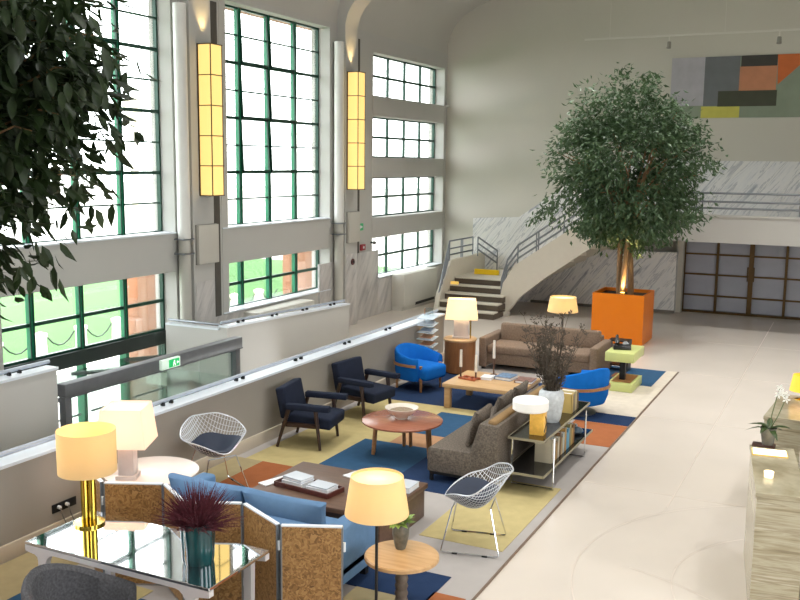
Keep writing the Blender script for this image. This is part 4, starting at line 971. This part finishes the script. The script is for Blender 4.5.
for i, (s, p, v) in enumerate(twigs):
    if i % 3 == 0: obj('branch', MB().tube([s, (s+p)/2+Vector((0, 0, .12)), p, p+(p-s).normalized()*.12-Vector((0, 0, .08))], [.014, .008, .005, .002], 4), BARK, t)
    out = (p-s).normalized()
    for j in range(30):
        u = rnd.uniform(-.35, .2); q = p+out*u+Vector((rnd.gauss(0, .07), rnd.gauss(0, .07), rnd.gauss(0, .07)))
        dv = out*.5+Vector((rnd.uniform(-.8, .8), rnd.uniform(-.8, .8), rnd.uniform(-1.6, -.1)))
        singles.append((q, dv, rnd.uniform(.09, .14)))
# the leaves that show largest become parts, the rest one foliage part
def vis(q):
    w = q+T0-cam.location; dz = w.dot(fw); return (400+FPX*w.dot(rt)/dz, 300-FPX*w.dot(up)/dz, dz)
scr = []
for q, dv, L in singles:
    x, y, dz = vis(q); scr.append((0 if (0 < x < 800 and 0 < y < 600) else 1, dz, q, dv, L))
scr.sort(key=lambda e: (e[0], e[1]))
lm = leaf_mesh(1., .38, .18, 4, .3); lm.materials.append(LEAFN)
for k, (_, _, q, dv, L) in enumerate(scr):
    if k < 290:
        o = obj('leaf', lm, None, t, loc=q); o.scale = (L, L, L); d_ = dv.normalized()
        o.rotation_mode = 'QUATERNION'; o.rotation_quaternion = d_.to_track_quat('Y', 'Z')
    else: add_leaf6(m, q, dv, L, L*.38, rnd)
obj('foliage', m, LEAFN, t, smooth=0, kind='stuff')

# ================================================================== SCONCES
SCG = mat('sconce_glass', (200, 170, 110), .5, var=.0, emit=(255, 218, 130), es=.74)
for y, lab in ((12.86, 'tall lit wall sconce of yellow glass between the near windows'), (17.9, 'tall lit wall sconce of yellow glass beside the far windows')):
    t = thing('wall_sconce', lab, 'wall lamp', (-9.995, y, 3.02), group='tall yellow wall sconces'); w, dpt, h = .3, .27, 2.48
    obj('back_plate', MB().box((.012, 0, h/2), (.024, w+.02, h+.02)), M_BRONZE, t, smooth=0)
    fr = MB(); e = .014
    for x, yy in ((dpt, -w/2), (dpt, w/2), (.02, -w/2), (.02, w/2)): fr.box((x, yy, h/2), (e, e, h))
    obj('frame_post', fr, M_BRONZE, t, smooth=0)['kind'] = 'stuff'
    for z in [h*k/5 for k in range(6)]:
        obj('frame_band', MB().box((dpt/2+.01, 0, z), (dpt+.014, w+.014, .014)), M_BRONZE, t, smooth=0)
    for k in range(5):
        z = h*(k+.5)/5
        for s in (-1, 1): obj('glass_panel', MB().box((dpt/2+.012, s*w/2, z), (dpt-.03, .006, h/5-.016)), SCG, t, smooth=0)
        obj('glass_panel', MB().box((dpt, 0, z), (.006, w-.02, h/5-.016)), SCG, t, smooth=0)
    d = bpy.data.lights.new('sconce_up', 'SPOT'); d.energy = 30; d.color = (1, .7, .3); d.spot_size = 1.0; d.spot_blend = .9; d.shadow_soft_size = .03
    o = bpy.data.objects.new('sconce_up', d); COL.objects.link(o); o.parent = t; o.location = (.12, 0, h+.06); o.rotation_euler = (PI, -.15, 0)

# ================================================================== PAINTING AND TRACK LIGHT
t = thing('painting', 'large abstract painting of geometric blocks high on the back wall', 'painting', (-4.3, YB-.045, 4.74))
obj('canvas', MB().rng(0, 4.4, 0, .04, 0, 1.42), mat('paint_sage', (138, 150, 132), .7, var=.05, scale=3), t, smooth=0)
def blk(nm, c, poly, dd=.004): obj(nm, MB().prism(poly, 'y', -dd, 0), mat('paint_'+nm, c, .7, var=.06, scale=4), t, smooth=0)
R4 = lambda x0, x1, z0, z1: [(x0, z0), (x1, z0), (x1, z1), (x0, z1)]
blk('lavender_block', (182, 180, 188), R4(0, .77, .29, 1.42)); blk('yellow_block', (206, 200, 96), R4(.73, 1.6, 0, .27)); blk('slate_block', (112, 116, 120), R4(.77, 1.56, .27, 1.42))
blk('charcoal_block', (62, 60, 56), R4(1.58, 2.37, 1.17, 1.42)); blk('salmon_block', (196, 134, 100), R4(1.56, 2.37, .62, 1.17)); blk('olive_block', (70, 72, 58), R4(1.1, 2.4, .26, .62), .006)
blk('orange_block', (204, 108, 54), [(2.37, 1.42), (2.82, 1.42), (2.93, 1.24), (2.4, .74)]); blk('rust_block', (186, 92, 56), R4(2.9, 3.5, .4, 1.05))
t = thing('track_light', 'thin white track light hanging in front of the back wall', 'track light', (-6.2, 22.6, 6.57))
TW = mat('track_white', (214, 212, 204), .5, var=.01)
obj('track', MB().rng(0, 9, -.02, .02, -.02, .02), TW, t, smooth=0)
for x in (1.98, 4.35, 6.7):
    o = obj('spot_head', MB().cyl((x, 0, -.28), (x, .03, -.14), .055, .045, 14), mat('spot_grey', (150, 148, 140), .5), t); obj('spot_arm', MB().cyl((x, 0, -.15), (x, 0, 0), .014, n=8), TW, o)
for x in (.6, 3.2, 5.8, 8.4): obj('hanger', MB().cyl((x, 0, 0), (x, 0, 1.95), .004, n=5), TW, t)

# ================================================================== RECEPTION DESK
def desk(label, p0, p1, wd, h, loc_rz=None):
    p0, p1 = Vector(p0), Vector(p1); L = (p1-p0).length; a = math.atan2(p1.y-p0.y, p1.x-p0.x)   # p0->p1 is the hall-side edge, local +X along it, desk body to local -Y
    t = thing('reception_desk', label, 'desk', (p0.x, p0.y, 0), a)
    obj('front_panel', MB().box((L/2, -.04, h/2-.02), (L, .08, h-.04)), M_ONYX, t, smooth=0)
    obj('end_panel', MB().box((.04, -wd/2-.04, h/2-.02), (.08, wd-.08, h-.04)), M_ONYX, t, smooth=0); obj('end_panel', MB().box((L-.04, -wd/2-.04, h/2-.02), (.08, wd-.08, h-.04)), M_ONYX, t, smooth=0)
    obj('counter_top', MB().box((L/2, -wd/2, h-.02), (L+.02, wd+.02, .04), .004), M_ONYX, t, smooth=0)
    obj('plinth', MB().box((L/2, -.05, .04), (L+.004, .09, .08)), mat('plinth_stone', (150, 148, 146), .4, var=.1), t, smooth=0)
    return t, a, L
t1, a1, L1 = desk('banded onyx reception desk with orchid at the right edge', (-.56, 7.62), (-.74, 8.95), .36, 1.05)
t2, a2, L2 = desk('banded onyx reception desk further back at the right edge', (-.72, 10.1), (-.63, 11.2), .36, 1.05)
t = thing('work_desk', 'low staff worktop behind the reception counters', 'desk', (.12, 9.2, 0))
obj('worktop', MB().box((.1, 0, .72), (.6, 3.0, .04), .004), M_ONYX, t, smooth=0); obj('support', MB().box((.3, 0, .35), (.08, 2.9, .7)), W_WALNUT, t, smooth=0)
def monitor(label, loc_, rz):
    t = thing('monitor', label, 'monitor', loc_, rz, 'monitors on the staff desk')
    obj('screen', MB().box((0, 0, .28), (.5, .03, .32), .006), BLK, t); obj('stand', MB().box((0, .04, .1), (.05, .02, .2)), BLK, t, smooth=0); obj('foot', MB().box((0, .03, .008), (.22, .16, .016), .004), BLK, t)
    obj('display', MB().box((0, -.016, .28), (.47, .002, .29)), mat('display', (40, 44, 50), .2), t, smooth=0)
monitor('black monitor beside the near reception counter', (-.05, 8.35, .74), math.radians(65))
monitor('black monitor further back on the staff desk', (-.12, 9.75, .74), math.radians(80))
for k, (x, y, lab) in enumerate(((-.08, 9.0, 'white papers near the orchid on the staff desk'), (-.02, 9.42, 'white papers further along the staff desk'))):
    tag(obj('papers', MB().box((0, 0, .01), (.26, .32, .02), .002, rot=RZ(.3*k+.2)), mat('paper_lilac', (206, 206, 232), .6), loc=(x, y, .74), smooth=0), lab, 'papers', 'papers on the staff desk')
lt = thing('counter_light', 'bright light strip at the end of the near onyx counter', 'lamp', (-.56, 8.74, 1.05), a1-PI/2)
obj('housing', MB().box((0, 0, .006), (.3, .2, .012)), mat('lit_panel_edge', (240, 200, 120), .4), lt, smooth=0); obj('lit_panel', MB().box((0, 0, .014), (.28, .18, .004)), mat('lit_panel', (255, 248, 230), .4, emit=(255, 236, 190), es=1.6), lt, smooth=0)
tl = thing('tea_light', 'small glowing tea light on the near onyx counter', 'candle', (-.51, 8.05, 1.05))
obj('cup', MB().lathe([(0, 0), (.035, 0), (.04, .05), (.035, .05), (.03, .01), (0, .01)], 16), mat('candle_glow', (255, 240, 205), .4, emit=(255, 230, 180), es=1.2), tl); obj('wax', MB().cyl((0, 0, .012), (0, 0, .035), .029, n=14), mat('candle_wax', (236, 228, 216)), tl)
t = thing('orchid', 'white orchid in a tapered dark pot on the reception counter', 'potted plant', (-.63, 9.0, 1.05))
obj('dish', MB().box((-.0, -.02, .006), (.2, .13, .012), .003), mat('dish_brown', (70, 40, 34), .4), t)
obj('pot', MB().lathe([(0, .0), (.05, 0), (.075, .16), (.07, .16), (.045, .02), (0, .02)], 18, c=(.03, .0, .012)), mat('pot_glass', (120, 116, 106), .2, var=.2), t)
ol = leaf_mesh(.18, .055, .7, 4); ol.materials.append(mat('orchid_leaf', (62, 84, 34), .4, var=.2))
for k in range(9): obj('leaf', ol, None, t, loc=(.03, 0, .15), rot=(.9-.25*(k % 3), 0, k*.72))
for q in (((.03, 0, .15), (.05, .02, .3), (.08, .05, .46), (.1, .06, .54)), ((.04, 0, .15), (.1, .03, .28), (.14, .06, .4), (.15, .08, .48))): obj('flower_stem', MB().tube(q, .005, 6), mat('stem_green', (90, 100, 60), .6), t)
pet = MB(); pm_ = mat('orchid_petal', (246, 246, 240), .6, var=.02)
for (x, y, z) in ((.1, .06, .54), (.12, .05, .50), (.15, .08, .48), (.16, .06, .44), (.09, .05, .48)):
    fl_ = MB()
    for k in range(5):
        a = 2*PI*k/5; V = [fl_.bm.verts.new((x+.0+r*math.cos(a+o_), y-.01, z+r*math.sin(a+o_))) for r, o_ in ((0, 0), (.025, .4), (.04, 0), (.025, -.4))]; fl_.bm.faces.new(V)
    obj('flower', fl_, pm_, t, smooth=0)
t = thing('desk_lamp', 'amber lit lamp at the far end of the reception desks', 'lamp', (-.42, 11.02, 1.05))
obj('stem', MB().lathe([(0, 0), (.07, 0), (.07, .01), (.012, .02), (.012, .14), (0, .14)], 16), M_BRASS, t); obj('shade', shade(.13, .1, .1, .28, 0, 24), mat('amber_shade', (250, 190, 60), .6, var=.02, emit=(255, 180, 50), es=.5), t)

# ================================================================== SMALL FITTINGS
t = thing('socket_plate', 'dark triple socket plate with white plugs on the low wall', 'socket', (-6.68, 6.32, .26))
obj('plate', MB().box((.006, 0, .04), (.012, .3, .085), .003), M_DARK, t); 
for y in (-.08, .02): obj('plug', MB().cyl((.012, y, .045), (.04, y, .045), .018, n=10), PAPER, t)
for y in (-.08, .02): obj('cable', MB().tube([(.04, y, .04), (.05, y+.02, -.05), (.06, y+.06, -.16), (.09, y+.12, -.24)], .006, 5), mat('cable_grey', (130, 126, 120), .5), t)
t = thing('emergency_sign', 'small green emergency sign on the pier left of the far windows', 'sign', (XW, 18.75, 2.06))
obj('sign_plate', MB().box((.008, 0, .08), (.016, .24, .16), .002), mat('small_green', (60, 170, 110), .5, emit=(40, 170, 100), es=.15), t); obj('arrow', MB().prism([(-.06, .08), (0, .03), (0, .06), (.06, .06), (.06, .1), (0, .1), (0, .13)], 'x', .016, .019), PAPER, t, smooth=0)
t = thing('fire_alarm', 'small red fire alarm box below the green sign', 'fire alarm', (XW, 18.82, 1.6))
obj('box', MB().box((.025, 0, .07), (.05, .2, .14), .006), mat('alarm_red', (168, 60, 66), .5), t); obj('button', MB().cyl((.05, 0, .07), (.06, 0, .07), .03, n=12), PAPER, t)
t = thing('call_point', 'dark round call point on the marble pier panel', 'call point', (-9.985, 18.0, 1.42))
obj('plate', MB().cyl((0, 0, .0), (.02, 0, 0), .07, n=18), mat('call_dark', (96, 50, 50), .5), t); obj('button', MB().cyl((.02, 0, 0), (.032, 0, 0), .03, n=12), M_DARK, t)
t = thing('motion_sensor', 'small dark sensor on the edge of the far window pier', 'sensor', (XW, 19.27, 1.72))
obj('mount', MB().box((.03, 0, .03), (.06, .04, .04)), M_DARK, t, smooth=0); obj('eye', MB().lathe([(0, -.02), (.04, 0), (.05, .03), (.04, .06), (0, .07)], 12, c=(.09, 0, .0)), mat('sensor_grey', (110, 110, 110), .4), t)
t = thing('wall_fitting', 'small white fitting on the corner beside the top far window', 'sensor', (XW, 23.52, 5.1))
obj('mount', MB().box((.02, 0, .02), (.04, .05, .04)), TW, t, smooth=0); obj('head', MB().lathe([(0, 0), (.05, .01), (.05, .04), (0, .06)], 12, c=(.08, 0, 0)), TW, t)

for i, (x, y) in enumerate(DOWN):  # fittings for the added fill downlights, out of view
    z = 8.0 if x < -5 or x > 1 else 8.3
    t = thing('fill_downlight', 'unseen round white downlight added under the vault as fill', 'ceiling light', (x, y, z), group='added fill downlights under the vault')
    obj('housing', MB().lathe([(.24, -.02), (.26, .0), (.26, .14), (.05, .17), (0, .17)], 28), TW, t); obj('stem', MB().cyl((0, 0, .17), (0, 0, .27 if abs(x+2.1) < 1 else .4), .02, n=8), TW, t)
